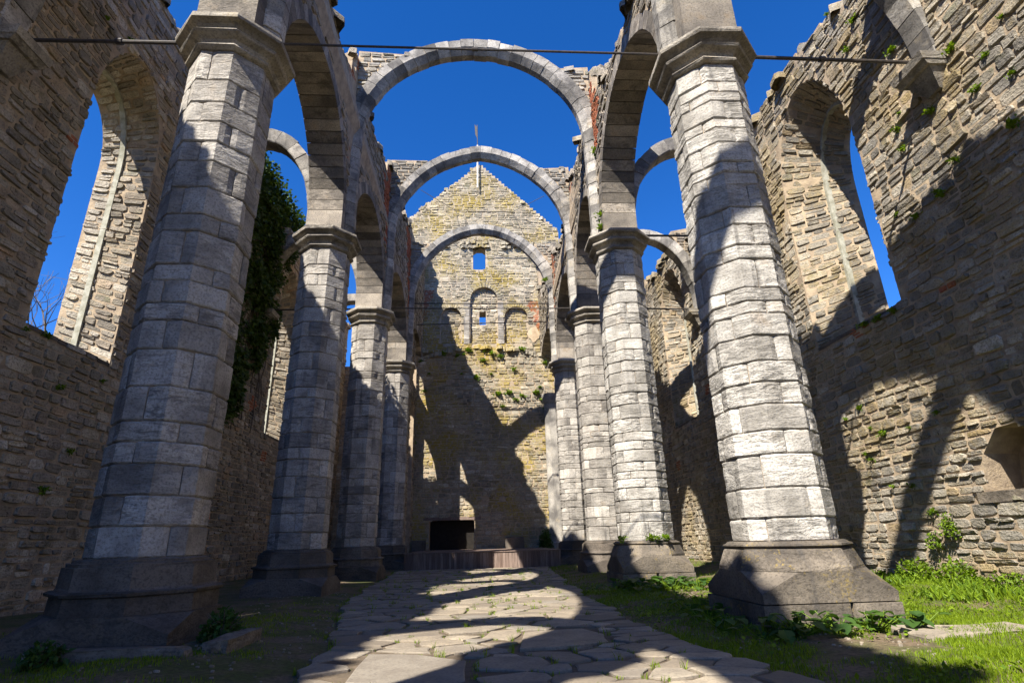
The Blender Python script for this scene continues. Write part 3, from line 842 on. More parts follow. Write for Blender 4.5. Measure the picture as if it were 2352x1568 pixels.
def nave_arch(k, label, crown, point):
    R = random.Random(500+k); y = PY[k] if k else 0.1
    xl = axis_x(-1, y)+HW+0.23; xr = axis_x(1, y)-HW-0.23
    c = (xl+xr)/2; a = (xr-xl)/2; zs = 12.2; b = crown-zs
    e = empty('nave_arch', (c, y, CAPT), label, 'arch', 'transverse arches over the nave')
    pts = [(xl, CAPT-0.02+i*(zs-CAPT)/8) for i in range(8)]
    n = 36
    for i in range(n+1):
        t = math.pi*i/n; x = -math.cos(t); zz = math.sin(t)
        zz = zz*(1-point)+point*(1-abs(x))**0.9 if point else zz
        pts.append((c+a*x, zs+b*zz))
    pts += [(xr, zs-(i+1)*(zs-CAPT)/8) for i in range(8)]; pts[-1] = (xr, CAPT-0.02)
    cur = poly_curve(pts)
    vous_arch(e, cur, y, 0.56, 0.0, 0.48, 0.19, R, 'arch_stone', 0.37, skew=0.15 if k == 0 else 0.0)
    # spandrel masonry over the haunches
    for sg in (-1, 1):
        wx = axis_x(sg, y)-sg*(HW-0.02); topz = {0: 15.1, 1: 15.2, 2: 15.35 if sg < 0 else 14.95, 3: 15.5 if sg < 0 else 15.2, 4: 15.2}[k]
        ext = [(p[0], p[1]) for p in pts]
        P = []
        for i in range(0, len(pts)):
            x, z = pts[i]; a_ = pts[max(i-1, 0)]; b_ = pts[min(i+1, len(pts)-1)]
            tx, tz = b_[0]-a_[0], b_[1]-a_[1]; l = math.hypot(tx, tz); nx, nzv = tz/l, -tx/l
            q = (x-nx*0.43, z-nzv*0.43)
            if (q[0]-c)*sg > 0 and q[1] > 12.3 and q[1] < topz-0.03 and abs(q[0]-c) < abs(wx-c)-0.03: P.append(q)
        P.sort(key=lambda q: q[1])
        if len(P) < 3 or k == 0: continue
        P = [(wx, P[0][1])]+P+[(P[-1][0]-sg*0.02, topz), (wx, topz+R.uniform(0, .1))]
        sm = slab(P, [], P, [], lambda u, v: (u, y-0.21, v), lambda u, v: (u, y+0.21, v)).build('spandrel_core', 'mortar', e); fix_normals(sm)
        ins = in_poly(P); us = [p[0] for p in P]
        st = gen_stones(lambda u, v, d: (u, y-0.21-d, v), min(us), max(us), 12.3, 16, ins, R, (0.12, 0.2), (0.2, 0.5), (0.015, 0.05), 0.02)
        st += cap_rocks([(wx+(P[-2][0]-wx)*i/5, y+R.uniform(-.15, .15), topz-0.02) for i in range(6)], R, 0.26)
        place_stones(st, e, 'rubble_spandrel', 40)
    return e
mat_rubble('rubble_spandrel', [(0, (0.28, 0.26, 0.23)), (0.4, (0.42, 0.38, 0.32)), (0.7, (0.33, 0.31, 0.28)), (1, (0.52, 0.48, 0.41))], 0.15)
nave_arch(0, 'transverse nave arch beside the viewer, outside the frame', 15.35, 0.0)
nave_arch(1, 'nearest transverse nave arch, only its feet showing beside the two huge pillars', 15.35, 0.0)
nave_arch(2, 'largest visible round nave arch spanning the sky below the tie rod', 15.50, 0.0)
nave_arch(3, 'middle transverse nave arch, slightly pointed, framing the gable top', 15.72, 0.10)
nave_arch(4, 'smallest and farthest nave arch, lichen-edged, in front of the gable windows', 15.86, 0.08)

def aisle_arch(k, side, label):
    R = random.Random(600+k*3+side); y = py(side, k)
    xw = wall_x(side, y); xp = axis_x(side, y)+side*0.50
    x0, x1 = min(xw, xp), max(xw, xp)
    c = (x0+x1)/2; a = (x1-x0)/2-0.04; zs = 9.25; b = 12.02-zs
    e = empty('aisle_arch', (c, y, 9), label, 'arch', 'transverse arches over the aisles')
    n = 26
    pts = [(c-a*math.cos(math.pi*i/n), zs+b*math.sin(math.pi*i/n)) for i in range(n+1)]
    pts = [(pts[0][0], CAPT)]+pts+[(pts[-1][0], CAPT)]
    vous_arch(e, poly_curve(pts), y, 0.5, 0.0, 0.40, 0.03, R, 'arch_stone', 0.42)
    # corbel on the wall
    m = MB(); s = -side
    def cb(z0, z1, d0, d1, w0, w1):
        V = []
        for z, d, w in ((z0, d0, w0), (z1, d1, w1)):
            V += [(xw+side*0.12, y-w, z), (xw+s*d, y-w, z), (xw+s*d, y+w, z), (xw+side*0.12, y+w, z)]
        m.add(V, [(0, 3, 2, 1), (4, 5, 6, 7), (0, 1, 5, 4), (1, 2, 6, 5), (2, 3, 7, 6), (3, 0, 4, 7)], R.random())
    cb(8.86, 9.0, 0.46, 0.50, 0.36, 0.38); cb(8.78, 8.858, 0.36, 0.44, 0.32, 0.35); cb(8.42, 8.775, 0.10, 0.30, 0.14, 0.28)
    fix_normals(m.build('corbel', 'capital_stone', e))
    # fill over the haunch at the wall
    P = [(xw, 10.6), (xw+s*0.15, 11.0), (xw+s*0.45, 11.75), (xw+s*0.75, 12.2), (xw+s*0.7, 12.35), (xw, 12.5)]
    P = P if s > 0 else P
    sm = slab(P, [], P, [], lambda u, v: (u, y-0.2, v), lambda u, v: (u, y+0.2, v)).build('spandrel_core', 'mortar', e); fix_normals(sm)
    us = [p[0] for p in P]
    place_stones(gen_stones(lambda u, v, d: (u, y-0.2-d, v), min(us), max(us), 10.6, 12.6, in_poly(P), R, (0.1, 0.18), (0.18, 0.4), (0.015, 0.04)), e, 'rubble_arcade', 20)
names = {0: 'beside the viewer, outside the frame', 1: 'springing from the wall corbel beside the nearest pillar', 2: 'behind the nearest pillar, joining second pillar and wall', 3: 'joining the third pillar to the wall', 4: 'joining the farthest pillar to the wall'}
for k in range(5):
    for side in (-1, 1):
        aisle_arch(k, side, 'thin aisle arch in %s aisle %s' % ('left' if side < 0 else 'right', names[k]))

# ------------------------------------------------------------------ aisle walls with windows
def lancet(yc, hw, sill, spring, apex, n=9):
    """loop of a pointed window, starting at the near sill corner, up, over, down"""
    L = [(yc-hw, sill)]
    H = apex-spring
    for i in range(n+1):
        t = i/n; L.append((yc-hw*math.cos(t*math.pi/2)**1.0, spring+H*math.sin(t*math.pi/2)**0.95))
    for i in range(n-1, -1, -1):
        t = i/n; L.append((yc+hw*math.cos(t*math.pi/2)**1.0, spring+H*math.sin(t*math.pi/2)**0.95))
    L.append((yc+hw, sill))
    return L
def aisle_wall(side, xw, thick, label, top, wins, mat, niches=(), rockcap=0.3):
    R = random.Random(700+side)
    e = empty('aisle_wall', (xw, 12, 0), label, 'wall', 'outer walls of the aisles')
    y0, y1 = -9.0, 31.3
    tp = []; y = y0
    while y < y1-0.05:
        z = interp(top, y)+R.uniform(-0.1, 0.1); w = R.uniform(0.25, 0.6)
        tp.append((y, z)); tp.append((min(y+w-0.01, y1-0.02), z+R.uniform(-.04, .04))); y += w
    poly = [(y0, -0.2), (y1, -0.2)] + [(y1, interp(top, y1))] + tp[::-1]
    fin, fout = [], []
    for (yc, hw, ho, sill, sillo, spring, apex, apexo) in wins:
        fin.append(lancet(yc, hw, sill, spring, apex)); fout.append(lancet(yc, ho, sillo, spring, apexo))
    X0, X1 = xw, xw+side*thick
    sl = WRS if side > 0 else 0.0
    sdx = lambda y: sl*(y-10)
    nl = [f[0] for f in niches]
    fin_all = fin+nl; fout_all = fout+nl
    for f in nl:
        c = (sum(p[0] for p in f)/len(f), sum(p[1] for p in f)/len(f))
        g2 = [(c[0]+(p[0]-c[0])*1.05, c[1]+(p[1]-c[1])*1.05) for p in f]
        fix_normals(slab(g2, [], g2, [], lambda y, z: (X0+side*0.62+sdx(y), y, z), lambda y, z: (X1-side*0.05+sdx(y), y, z)).build('niche_back', 'mortar', e))
    core = slab(poly, fin_all, poly, fout_all, lambda y, z: (X0+sdx(y), y, z), lambda y, z: (X1+sdx(y), y, z))
    core = fix_normals(core.build('masonry_core', 'mortar', e))
    pin = in_poly(poly); pw = [in_poly(f) for f in fin]; pn = [in_poly(f[0]) for f in niches]
    ins = lambda u, v: pin(u, v) and not any(f(u, v) for f in pw) and not any(f(u, v) for f in pn)
    bz = [(R.uniform(6, 24), R.uniform(1.5, 9), R.uniform(.2, .5)) for _ in range(9)]
    def brickf(u, v): return any(abs(u-a)*1.5+abs(v-b) < c for a, b, c in bz)
    pm = lambda u, v, d: (X0-side*d+sdx(u), u, v)
    st = gen_stones(pm, 3.5, 31.3, -0.1, 15, ins, R, (0.10, 0.27), (0.16, 0.58), (0.0, 0.055), 0.015, brickf, True, 0.4, 0.05)
    st += gen_stones(lambda u, v, d: (X1+side*d+sdx(u), u, v), -9, 3, 8, 15, ins, R, (0.3, 0.4), (0.4, 0.8), (0.01, 0.03))
    # stones lining the window reveals
    for a, b in zip(fin, fout):
        seg = [0]
        for p, q in zip(a, a[1:]): seg.append(seg[-1]+math.hypot(q[0]-p[0], q[1]-p[1]))
        def pt(s, t):
            s = min(max(s, 0), seg[-1]-1e-4); i = max(j for j in range(len(seg)-1) if seg[j] <= s)
            k = (s-seg[i])/(seg[i+1]-seg[i])
            A = [a[i][q]+(a[i+1][q]-a[i][q])*k for q in (0, 1)]; B = [b[i][q]+(b[i+1][q]-b[i][q])*k for q in (0, 1)]
            yy = A[0]+(B[0]-A[0])*t
            return Vector((X0+(X1-X0)*t+sdx(yy), yy, A[1]+(B[1]-A[1])*t))
        yc = (a[0][0]+a[-1][0])/2
        def pr(u, v, d):
            t = min(max(u/thick, 0), 1); s = v
            p = pt(s, t); du = pt(s, min(t+.02, 1))-pt(s, max(t-.02, 0)); dv = pt(s+.02, t)-pt(s-.02, t)
            nrm = du.cross(dv)
            if nrm.length < 1e-9: nrm = Vector((0, 1, 0))
            nrm.normalize()
            mid = Vector((p.x, yc, min(p.z, 9.0)))
            if nrm.dot(mid-p) < 0: nrm = -nrm
            return tuple(p+nrm*d)
        rv = gen_stones(pr, 0, thick, 0, seg[-1], lambda u, v: -0.02 < u < thick+0.02, R, (0.13, 0.24), (0.22, 0.55), (0.0, 0.05), 0.014, None, True, 0.3, 0.0, 0.0)
        st += [(q[0], q[1], 0.9-0.08*R.random(), q[3], q[4], q[5]) if side < 0 and abs(q[4][0]-X0) > 0.6*thick else q for q in rv]
    for f in nl:
        fi = in_poly(f); ys_ = [p[0] for p in f]; zs_ = [p[1] for p in f]
        st += gen_stones(lambda u, v, d: (X0+side*0.62-side*d+sdx(u), u, v), min(ys_), max(ys_), min(zs_), max(zs_), fi, R, (0.12, 0.22), (0.2, 0.5), (0.01, 0.05))
        mm = MB(); dd = sdx((min(ys_)+max(ys_))/2); mm.box((X0+dd-side*0.05 if side > 0 else X0-0.6, min(ys_)-0.15, min(zs_)-0.14), (X0+dd+0.6 if side > 0 else X0+0.05, max(ys_)+0.15, min(zs_)+0.03), 0.6); mm.build('niche_sill', 'plinth_stone_lichen', e)
    caps = []; y = -8.8
    while y < 31.1:
        z = interp(top, y)
        for q in range(4): caps.append((xw+sdx(y)+side*R.uniform(0, thick), y+R.uniform(-.1, .1), z+R.uniform(-.14, .05)))
        y += 0.24
    st += cap_rocks(caps, R, 0.4)
    place_stones(st, e, mat, 300)
    # window frames (rebated stone strip round the reveal) and sloping sills
    for (yc, hw, ho, sill, sillo, spring, apex, apexo), a, b in zip(wins, fin, fout):
        if yc < 6: continue
        t0 = 0.62
        m = MB(); k = 0.05; V = []; F = []
        mid = [(p[0]+(q[0]-p[0])*t0, p[1]+(q[1]-p[1])*t0) for p, q in zip(a, b)]
        xa, xb = X0+sdx(yc)+(X1-X0)*(t0-0.05), X0+sdx(yc)+(X1-X0)*(t0+0.05)
        for (py, pz) in mid:
            dx, dz = yc-py, (spring-pz if pz > spring else 0); l = math.hypot(dx, dz) or 1
            iy, iz = py+dx/l*k, pz+dz/l*k
            V += [(xa, py-dx/l*0.05, pz-dz/l*0.05), (xa, iy, iz), (xb, iy, iz), (xb, py-dx/l*0.05, pz-dz/l*0.05)]
        for i in range(len(mid)-1):
            for q in range(4): F.append((i*4+q, i*4+(q+1) % 4, (i+1)*4+(q+1) % 4, (i+1)*4+q))
        m.add(V, F, 0.5); fix_normals(m.build('window_frame', 'frame_stone', e))
        for i in range(6):      # sill slabs, sloping outwards and up
            m = MB(); ya = yc-hw*0.98+2*hw*0.98*i/6+0.008; yb = yc-hw*0.98+2*hw*0.98*(i+1)/6-0.008
            o = R.uniform(0, .03)
            V = []
            for yy in (ya, yb):
                yo = yc+(yy-yc)*ho/hw
                V += [(X0+sdx(yy)-side*0.02, yy, sill-0.06+o), (X0+sdx(yy)-side*0.02, yy, sill+0.015+o), (X1+sdx(yy), yo, sillo+0.03+o), (X1+sdx(yy), yo, sillo-0.05)]
            m.add(V, [(0, 1, 2, 3), (4, 7, 6, 5), (0, 4, 5, 1), (1, 5, 6, 2), (2, 6, 7, 3), (3, 7, 4, 0)], R.random())
            fix_normals(m.build('sill_slab', 'plinth_stone', e))
    return e
TOPLW = [(-9, 12.1), (-2.6, 12.1), (-1.2, 12.5), (-0.2, 13.3), (0.4, 13.5), (1.8, 13.5), (2.8, 13.0), (3.6, 12.3), (5.6, 12.4), (6.8, 13.2), (9, 13.9), (11, 13.9), (12.5, 13.35), (14, 13.2), (17, 13.3), (21, 13.4), (26, 13.2), (31.3, 13.3)]
TOPRW = [(-9, 12.4), (5, 12.4), (8, 12.15), (9.5, 12.6), (10.6, 12.75), (12.3, 12.75), (13.2, 12.6), (15, 12.2), (18, 11.9), (19.7, 12.45), (21.3, 12.75), (23, 12.5), (25, 13.3), (28, 13), (31.3, 13.2)]
WINL = [(10.45, 1.15, 1.03, 4.75, 5.2, 9.6, 11.75, 11.2), (21.5, 1.15, 0.7, 4.9, 5.4, 9.4, 11.9, 11.2), (3.0, 1.1, 0.7, 4.8, 5.3, 9.4, 11.7, 11.1)]
WINR = [(10.9, 1.42, 0.60, 5.25, 5.8, 9.2, 11.9, 11.0), (21.4, 1.35, 0.55, 5.3, 5.8, 9.6, 12.0, 11.0)]
wl = aisle_wall(-1, WL, 1.2, 'tall brown rubble wall of the left aisle with pointed window and hanging ivy', TOPLW, WINL, 'rubble_left')
niche_loop = [(7.5, 1.6), (7.5, 2.1), (7.72, 2.42), (8.02, 2.6), (8.38, 2.58), (8.72, 2.22), (8.87, 1.6)]
wr = aisle_wall(1, WR, 1.4, 'tall sunlit rubble wall of the right aisle with narrow pointed window', TOPRW, WINR, 'rubble_right', [(niche_loop,)])

# ------------------------------------------------------------------ gable wall at the far end
def gable():
    R = random.Random(900)
    e = empty('gable_wall', (0, 31.3, 0), 'tall gabled end wall of yellow lichened rubble with small windows and ledge', 'wall')
    Y0 = 31.3
    # upper wall: outline
    left = [(-5.0, 11.6), (-5.0, 20.2)]
    def stair(p, q, n):
        out = []
        for i in range(n):
            a = p[0]+(q[0]-p[0])*i/n; z0 = p[1]+(q[1]-p[1])*i/n; z1 = p[1]+(q[1]-p[1])*(i+1)/n
            out += [(a+R.uniform(-.02, .02), z0), (a+R.uniform(-.02, .02), z1)]
        return out
    outl = [(5.2, 11.6), (5.2, 19.9)] + stair((5.05, 20.0), (0.12, 24.95), 24) + [(0.0, 25.0)] + stair((-0.1, 24.95), (-4.95, 20.3), 24)[::1] + [(-5.0, 20.2), (-5.0, 11.6)]
    w1 = [(-0.33, 17.1), (-0.33, 18.75), (-0.1, 18.92), (0.25, 18.92), (0.46, 18.75), (0.46, 17.1)]
    def niche(c, hw, z0, zs, n=10): return [(c-hw, z0)]+[(c-hw*math.cos(math.pi*i/n), zs+hw*math.sin(math.pi*i/n)) for i in range(n+1)]+[(c+hw, z0)]
    nc = niche(0.34, 0.84, 12.15, 15.05); nl = niche(-1.66, 0.62, 12.15, 13.9); nr = niche(2.30, 0.72, 12.15, 13.85)
    w2 = [(0.06, 13.45), (0.06, 14.35), (0.46, 14.35), (0.46, 13.45)]
    wins = [w1, nc, nl, nr]
    core = slab(outl, wins, outl, wins, lambda x, z: (x, Y0, z), lambda x, z: (x, Y0+0.20, z)).build('masonry_core', 'mortar_light', e); fix_normals(core)
    core = slab(outl, [w1, w2], outl, [w1, w2], lambda x, z: (x, Y0+0.205, z), lambda x, z: (x, Y0+1.2, z)).build('masonry_core', 'mortar_light', e); fix_normals(core)
    po = in_poly(outl); pw = [in_poly(w) for w in wins]; p2 = in_poly(w2)
    ins = lambda u, v: po(u, v) and not any(f(u, v) for f in pw)
    def brickf(u, v):
        if 11.9 < v < 15.0 and u > 2.95 and u > 4.1-(v-11.7)*0.36 and u < 4.25: return True
        if 11.9 < v < 15.6 and u < -2.75 and u < -3.95+(v-11.7)*0.32: return True
        return False
    st = gen_stones(lambda u, v, d: (u, Y0-d, v), -5, 5.2, 11.6, 25.2, ins, R, (0.12, 0.24), (0.22, 0.62), (0.0, 0.05), 0.014, brickf, True, 0.35)
    insn = lambda u, v: any(f(u, v) for f in pw[1:]) and not p2(u, v)
    st += gen_stones(lambda u, v, d: (u, Y0+0.205-d, v), -2.4, 3.1, 12.1, 16, insn, R, (0.12, 0.24), (0.22, 0.55), (0.0, 0.05), 0.014)
    # coping stones along the rakes
    caps = []
    for i in range(60):
        t = i/59
        caps.append((5.05-4.95*t, Y0+R.uniform(0.05, .8), 20.0+4.97*t)); caps.append((-5.0+4.95*t, Y0+R.uniform(0.05, .8), 20.25+4.72*t))
    st += cap_rocks(caps, R, 0.3, 0.05)
    # broken string course at the gable foot
    for i in range(26):
        x = -4.7+9.6*i/26
        if R.random() < 0.12: continue
        st += cap_rocks([(x, Y0-0.06, 18.95+R.uniform(-.05, .05)), (x+0.1, Y0-0.03, 18.72+R.uniform(-.05, .05))], R, 0.36, 0.04)
    # voussoirs over the blind arches: thin upright stones
    for c, hw, zs in ((0.34, 0.84, 15.05), (-1.66, 0.62, 13.9), (2.30, 0.72, 13.85)):
        n = 17
        for i in range(n):
            t0, t1 = math.pi*i/n+0.02, math.pi*(i+1)/n-0.02; V = []; ro = hw+R.uniform(0.24, 0.33)
            for y in (Y0+0.05, Y0-R.uniform(.035, .06)):
                for (r, t) in ((hw-0.005, t0), (hw-0.005, t1), (ro, t1), (ro, t0)): V.append((c-r*math.cos(t), y, zs+r*math.sin(t)))
            st.append((V, [(0, 1, 2, 3), (7, 6, 5, 4), (0, 4, 5, 1), (1, 5, 6, 2), (2, 6, 7, 3), (3, 7, 4, 0)], R.random(), 0.0, V[0], 0.06))
    # lower wall, thicker, with the doorway
    low = [(-4.75, -0.1), (4.95, -0.1), (4.95, 11.35)] + [(x, z) for x, z in [(4.2, 11.2), (3.4, 11.45), (2.6, 11.75), (1.2, 11.85), (0, 11.9), (-1.4, 11.75), (-2.4, 11.55), (-3.2, 11.3), (-4.2, 11.1)]] + [(-4.75, 11.1)]
    door = [(-2.62, 0.64), (-2.62, 2.12), (-2.1, 2.2), (-1.0, 2.2), (-0.25, 2.1), (-0.25, 0.64)]
    YL = Y0-0.30
    core = slab(low, [door], low, [door], lambda x, z: (x, YL, z), lambda x, z: (x, YL+1.45, z)).build('masonry_core', 'mortar', e); fix_normals(core)
    pl = in_poly(low); pd = in_poly(door)
    holes = [(R.uniform(-3, 3.5), z, 0.09) for z in (3.0, 3.1, 4.4, 4.5, 6.8, 6.9, 8.2, 9.6, 9.7) for _ in range(2)]
    insl = lambda u, v: pl(u, v) and not pd(u, v) and not any(abs(u-a) < c and abs(v-b) < c for a, b, c in holes)
    st += gen_stones(lambda u, v, d: (u, YL-d, v), -4.75, 4.95, 0, 12, insl, R, (0.12, 0.27), (0.2, 0.62), (0.0, 0.055), 0.015, None, True, 0.35)
    caps = []
    for i in range(110):
        x = R.uniform(-4.5, 4.7); caps.append((x, YL+R.uniform(-0.02, 0.3), interp([(-4.75, 11.05), (-3.2, 11.25), (-1.4, 11.7), (0, 11.85), (1.2, 11.8), (2.6, 11.7), (3.4, 11.4), (4.95, 11.2)], x)-R.uniform(0, .1)))
    st += cap_rocks(caps, R, 0.36)
    place_stones(st, e, 'rubble_gable', 300)
    # doorway: near-black box stands in for the unlit room behind; timber lintel
    m = MB(); m.box((-2.9, YL+1.46, 0.5), (0.05, YL+3.5, 2.4)); o = m.build('doorway_dark_box', 'dark_void', e)
    m = MB()
    for (x0, x1) in ((-2.95, -1.45), (-1.43, 0.1)): m.box((x0, YL-0.02, 2.14), (x1, YL+0.45, 2.30), R.random())
    m.build('lintel', 'stage_wood', e)
    m = MB(); m.box((-2.60, YL+0.45, 0.66), (-0.27, YL+0.5, 2.13)); m.build('dark_panel', 'dark_void', e)  # near-black sheet standing for the darkness of the opening
    # pilaster strips either side of the centre blind arch
    for x in (-0.72, 1.36):
        for i in range(9):
            m = MB(); m.box((x-0.17+R.uniform(-.02, .02), Y0-0.05, 12.15+i*0.3), (x+0.17+R.uniform(-.02, .02), Y0+0.1, 12.15+i*0.3+0.285), R.random()); m.build('pilaster_stone', 'pillar_stone', e)
    # plaster remains on the right
    m = MB(); V = []; F = []
    for i in range(14):
        t = 2*math.pi*i/14; V.append((3.35+0.38*math.cos(t)*R.uniform(.7, 1.15), Y0-0.055, 12.75+0.5*math.sin(t)*R.uniform(.7, 1.15)))
    V += [(x, Y0-0.02, z) for x, y, z in V]
    F = [tuple(range(14))]+[(i, (i+1) % 14, 14+(i+1) % 14, 14+i) for i in range(14)]
    m.add(V, F); fix_normals(m.build('plaster_patch', 'plaster', e))
    # aisle end walls
    for (x0, x1) in ((WL-1.0, -4.76), (4.96, WR+2.0)):
        m = MB(); m.box((x0, 31.32, -0.1), (x1, 32.3, 10.8)); m.build('aisle_end', 'mortar', e)
        st = gen_stones(lambda u, v, d: (u, 31.32-d, v), x0, x1, 0, 10.8, lambda u, v: x0 < u < x1 and v < 10.8, R, (0.18, 0.3), (0.3, 0.7), (0.01, 0.05))
        mm = MB()
        for s in st: mm.add(s[0], s[1], s[2], s[3])
        mm.build('rubble_stone', 'rubble_left', e, kind='stuff', brick=True)
    # responds: half pillars against the wall
    for sx in (-1, 1):
        cx = axis_x(sx, 31.3)
        if sx < 0: continue
        mm = oct_sweep(cx, YL-0.05, [(0.5, -0.05), (0.5, 0.9), (0.42, 0.95), (0.42, 8.3), (0.5, 8.5), (0.55, CAPT-0.02)], R); mm.build('respond', 'arch_stone', e)
    return e
gable()

# small stone pole with vane on the gable top
e = empty('vane_pole', (-0.02, 31.05, 22.9), 'thin white pole with dark vane rising above the gable apex', 'pole')
m = MB(); m.tube([(-0.02, 31.05, 23.0), (-0.02, 31.05, 26.4)], 0.055, 8); m.build('pole', 'white_paint', e)
m = MB(); m.tube([(-0.02, 31.05, 26.4), (-0.04, 31.05, 28.1)], 0.03, 6); m.build('spike', 'iron', e)
m = MB(); m.add([(-0.06, 31.03, 27.0), (-0.06, 31.03, 27.9), (-0.22, 31.03, 28.15), (-0.17, 31.03, 27.3), (-0.06, 31.06, 27.0), (-0.06, 31.06, 27.9), (-0.22, 31.06, 28.15), (-0.17, 31.06, 27.3)], [(0, 1, 2, 3), (7, 6, 5, 4), (0, 4, 5, 1), (1, 5, 6, 2), (2, 6, 7, 3), (3, 7, 4, 0)]); m.build('vane', 'iron', e)

# ------------------------------------------------------------------ stage
def stage():
    R = random.Random(40)
    x0, x1, y0, y1, zt = -3.0, 3.32, 23.95, 30.9, 0.665
    e = empty('stage', (0.15, y0, 0), 'low wooden stage with upright board front before the end wall', 'stage')
    x = x0
    while x < x1-0.02:
        w = min(R.uniform(0.10, 0.135), x1-x); m = MB()
        m.box((x+0.003, y0+R.uniform(0, .008), 0.03), (x+w-0.003, y0+0.03, zt-0.035), R.random()*(0.2 if R.random() < 0.08 else 1)); m.build('front_board', 'stage_wood', e); x += w
    y = y0-0.03
    while y < y1:
        m = MB(); m.box((x0-0.02, y+0.003, zt-0.03), (x1+0.02, y+0.14-0.003, zt+R.uniform(0, .004)), R.random()); m.build('deck_board', 'stage_wood', e); y += 0.14
    for xs in (x0, x1-0.03):
        y = y0+0.05; k = 0
        while y < y1:
            m = MB(); m.box((xs, y+.003, 0.03), (xs+0.03, y+0.12-.003, zt-0.035), R.random()); m.build('side_board', 'stage_wood', e); y += 0.12
    m = MB(); m.box((x0+0.06, y0+0.06, 0.0), (x1-0.06, y1-0.05, zt-0.05)); m.build('dark_core', 'dark_void', e)  # near-black box in place of the darkness under the boards
stage()
# two weathered stone blocks on the stage by the end wall
def stone_block_thing(name, label, c, s, mat, cat='stone'):
    R = random.Random(hash(name) % 99 if False else len(label))
    V = []; n = 4; nx = 5
    m = MB()
    import itertools
    hx, hy, hz = s[0]/2, s[1]/2, s[2]
    P = [(-hx, -hy), (-hx*.3, -hy*1.04), (hx*.4, -hy*.97), (hx, -hy), (hx*1.03, 0), (hx*.96, hy), (0, hy*1.03), (-hx, hy*.97), (-hx*1.02, 0)]
    k = len(P)
    for (z, f) in ((-0.08, 1.0), (hz*.5, 1.02), (hz*.93, .99), (hz, .93)):
        V += [(c[0]+x*f+R.uniform(-.012, .012), c[1]+y*f+R.uniform(-.012, .012), c[2]+z+(R.uniform(-.02, .02) if z > 0 else 0)) for x, y in P]
    F = [(a*k+i, a*k+(i+1) % k, (a+1)*k+(i+1) % k, (a+1)*k+i) for a in range(3) for i in range(k)]+[tuple(3*k+i for i in range(k))]
    m.add(V, F, R.random()); o = m.build(name, mat)
    return tag(o, label, cat)
stone_block_thing('stone_seat', 'dark stone block on the stage left of the black doorway', (-3.1, 30.6, 0.67), (0.7, 0.45, 0.5), 'plinth_stone')
stone_block_thing('stone_seat', 'dark stone block on the stage right of the black doorway', (1.85, 30.6, 0.67), (0.95, 0.45, 0.55), 'plinth_stone')
stone_block_thing('kerb_stone', 'long low kerb stone in grass at the foot of the huge left pillar', (-3.55, 6.28, 0.04), (1.5, 0.22, 0.13), 'plinth_stone_lichen')
stone_block_thing('kerb_stone', 'short kerb stone beside the dark fern at the left pillar base', (-2.62, 6.9, 0.04), (0.24, 0.95, 0.15), 'plinth_stone_lichen')
stone_block_thing('paving_slab', 'flat pale stone slab lying in sunny grass behind the right plinth', (4.95, 5.95, 0.09), (1.3, 0.5, 0.05), 'flagstone')

# ------------------------------------------------------------------ iron tie rods
def rod(name, pts, r, label, group='iron tie rods'):
    e = empty(name, pts[0], label, 'rod', group) if False else None
    m = MB(); m.tube(pts, r, 8)
    o = m.build(name, 'iron', smooth=False); return tag(o, label, 'rod', group)
def two_part(a, b, r, label):
    e = empty('tie_rod', a, label, 'rod', 'iron tie rods')
    A, B = Vector(a), Vector(b)
    m = MB(); m.tube([A, B], r, 8); m.build('bar', 'iron', e)
    m = MB(); mid = A+(B-A)*0.5; d = (B-A).normalized()*0.05
    m.tube([mid-d, mid+d], r*1.7, 8); m.build('coupling', 'iron', e)
    for p, s in ((A, 1), (B, -1)):
        m = MB(); dd = (B-A).normalized()*0.03*s; m.tube([p, p+dd], r*2.0, 8); m.build('end_nut', 'iron', e)
RZ = 9.12
for k, far in ((1, 'nearest'), (3, 'far')):
    y = PY[k]; xl, xr = PXL[k], PXR[k]
    two_part((WL+0.35, y, RZ-0.03), (xl-0.55, y, RZ), 0.032, 'thick iron rod across the left aisle at the %s arch' % far)
    two_part((xl+0.55, y, RZ+0.03), (xr-0.55, y, RZ+0.03), 0.020 if k == 1 else 0.022, 'thin iron rod across the nave at the %s pillars' % ('nearest' if k == 1 else 'third'))
    two_part((xr+0.55, y, RZ+0.03), (wall_x(1, y)-0.28, y, RZ), 0.032, 'thick iron rod across the right aisle at the %s arch' % far)
two_part((PXL[4]+0.5, 24.94, 12.0), (PXR[4]-0.5, 24.94, 12.0), 0.03, 'upper thin iron rod across the nave before the blind arches')
two_part((-3.4, 28.0, 12.1), (3.7, 28.0, 12.25), 0.028, 'lower thin iron rod across the nave nearest the end wall')
two_part((PXR[2]+0.55, 13.56, RZ), (wall_x(1, 13.56)-0.28, 13.56, RZ), 0.032, 'thick iron rod across the right aisle behind the huge right pillar')
# wires in front of the gable
e = empty('gable_wire', (0.4, 30.2, 21.0), 'thin dark cable rigging hanging before the gable', 'cable')
def P_at(px, py, y):
    d = CF + CR*((px-1176)/FPX) - CU*((py-784)/FPX); t = y/d.y
    return (CAMX+d.x*t, y, CAMZ+d.z*t)
yw = 29.6
pts = {n: P_at(*p, yw) for n, p in dict(a=(966, 436), b=(1048, 485), c=(1177, 487), d=(1250, 450), f=(1062, 560), g=(1206, 545)).items()}
for i, (p, q, r) in enumerate((('a', 'b', 0.016), ('b', 'c', 0.024), ('c', 'd', 0.016), ('b', 'f', 0.014), ('c', 'g', 0.014))):
    m = MB(); m.tube([pts[p], pts[q]], r, 6); m.build('wire', 'iron', e)

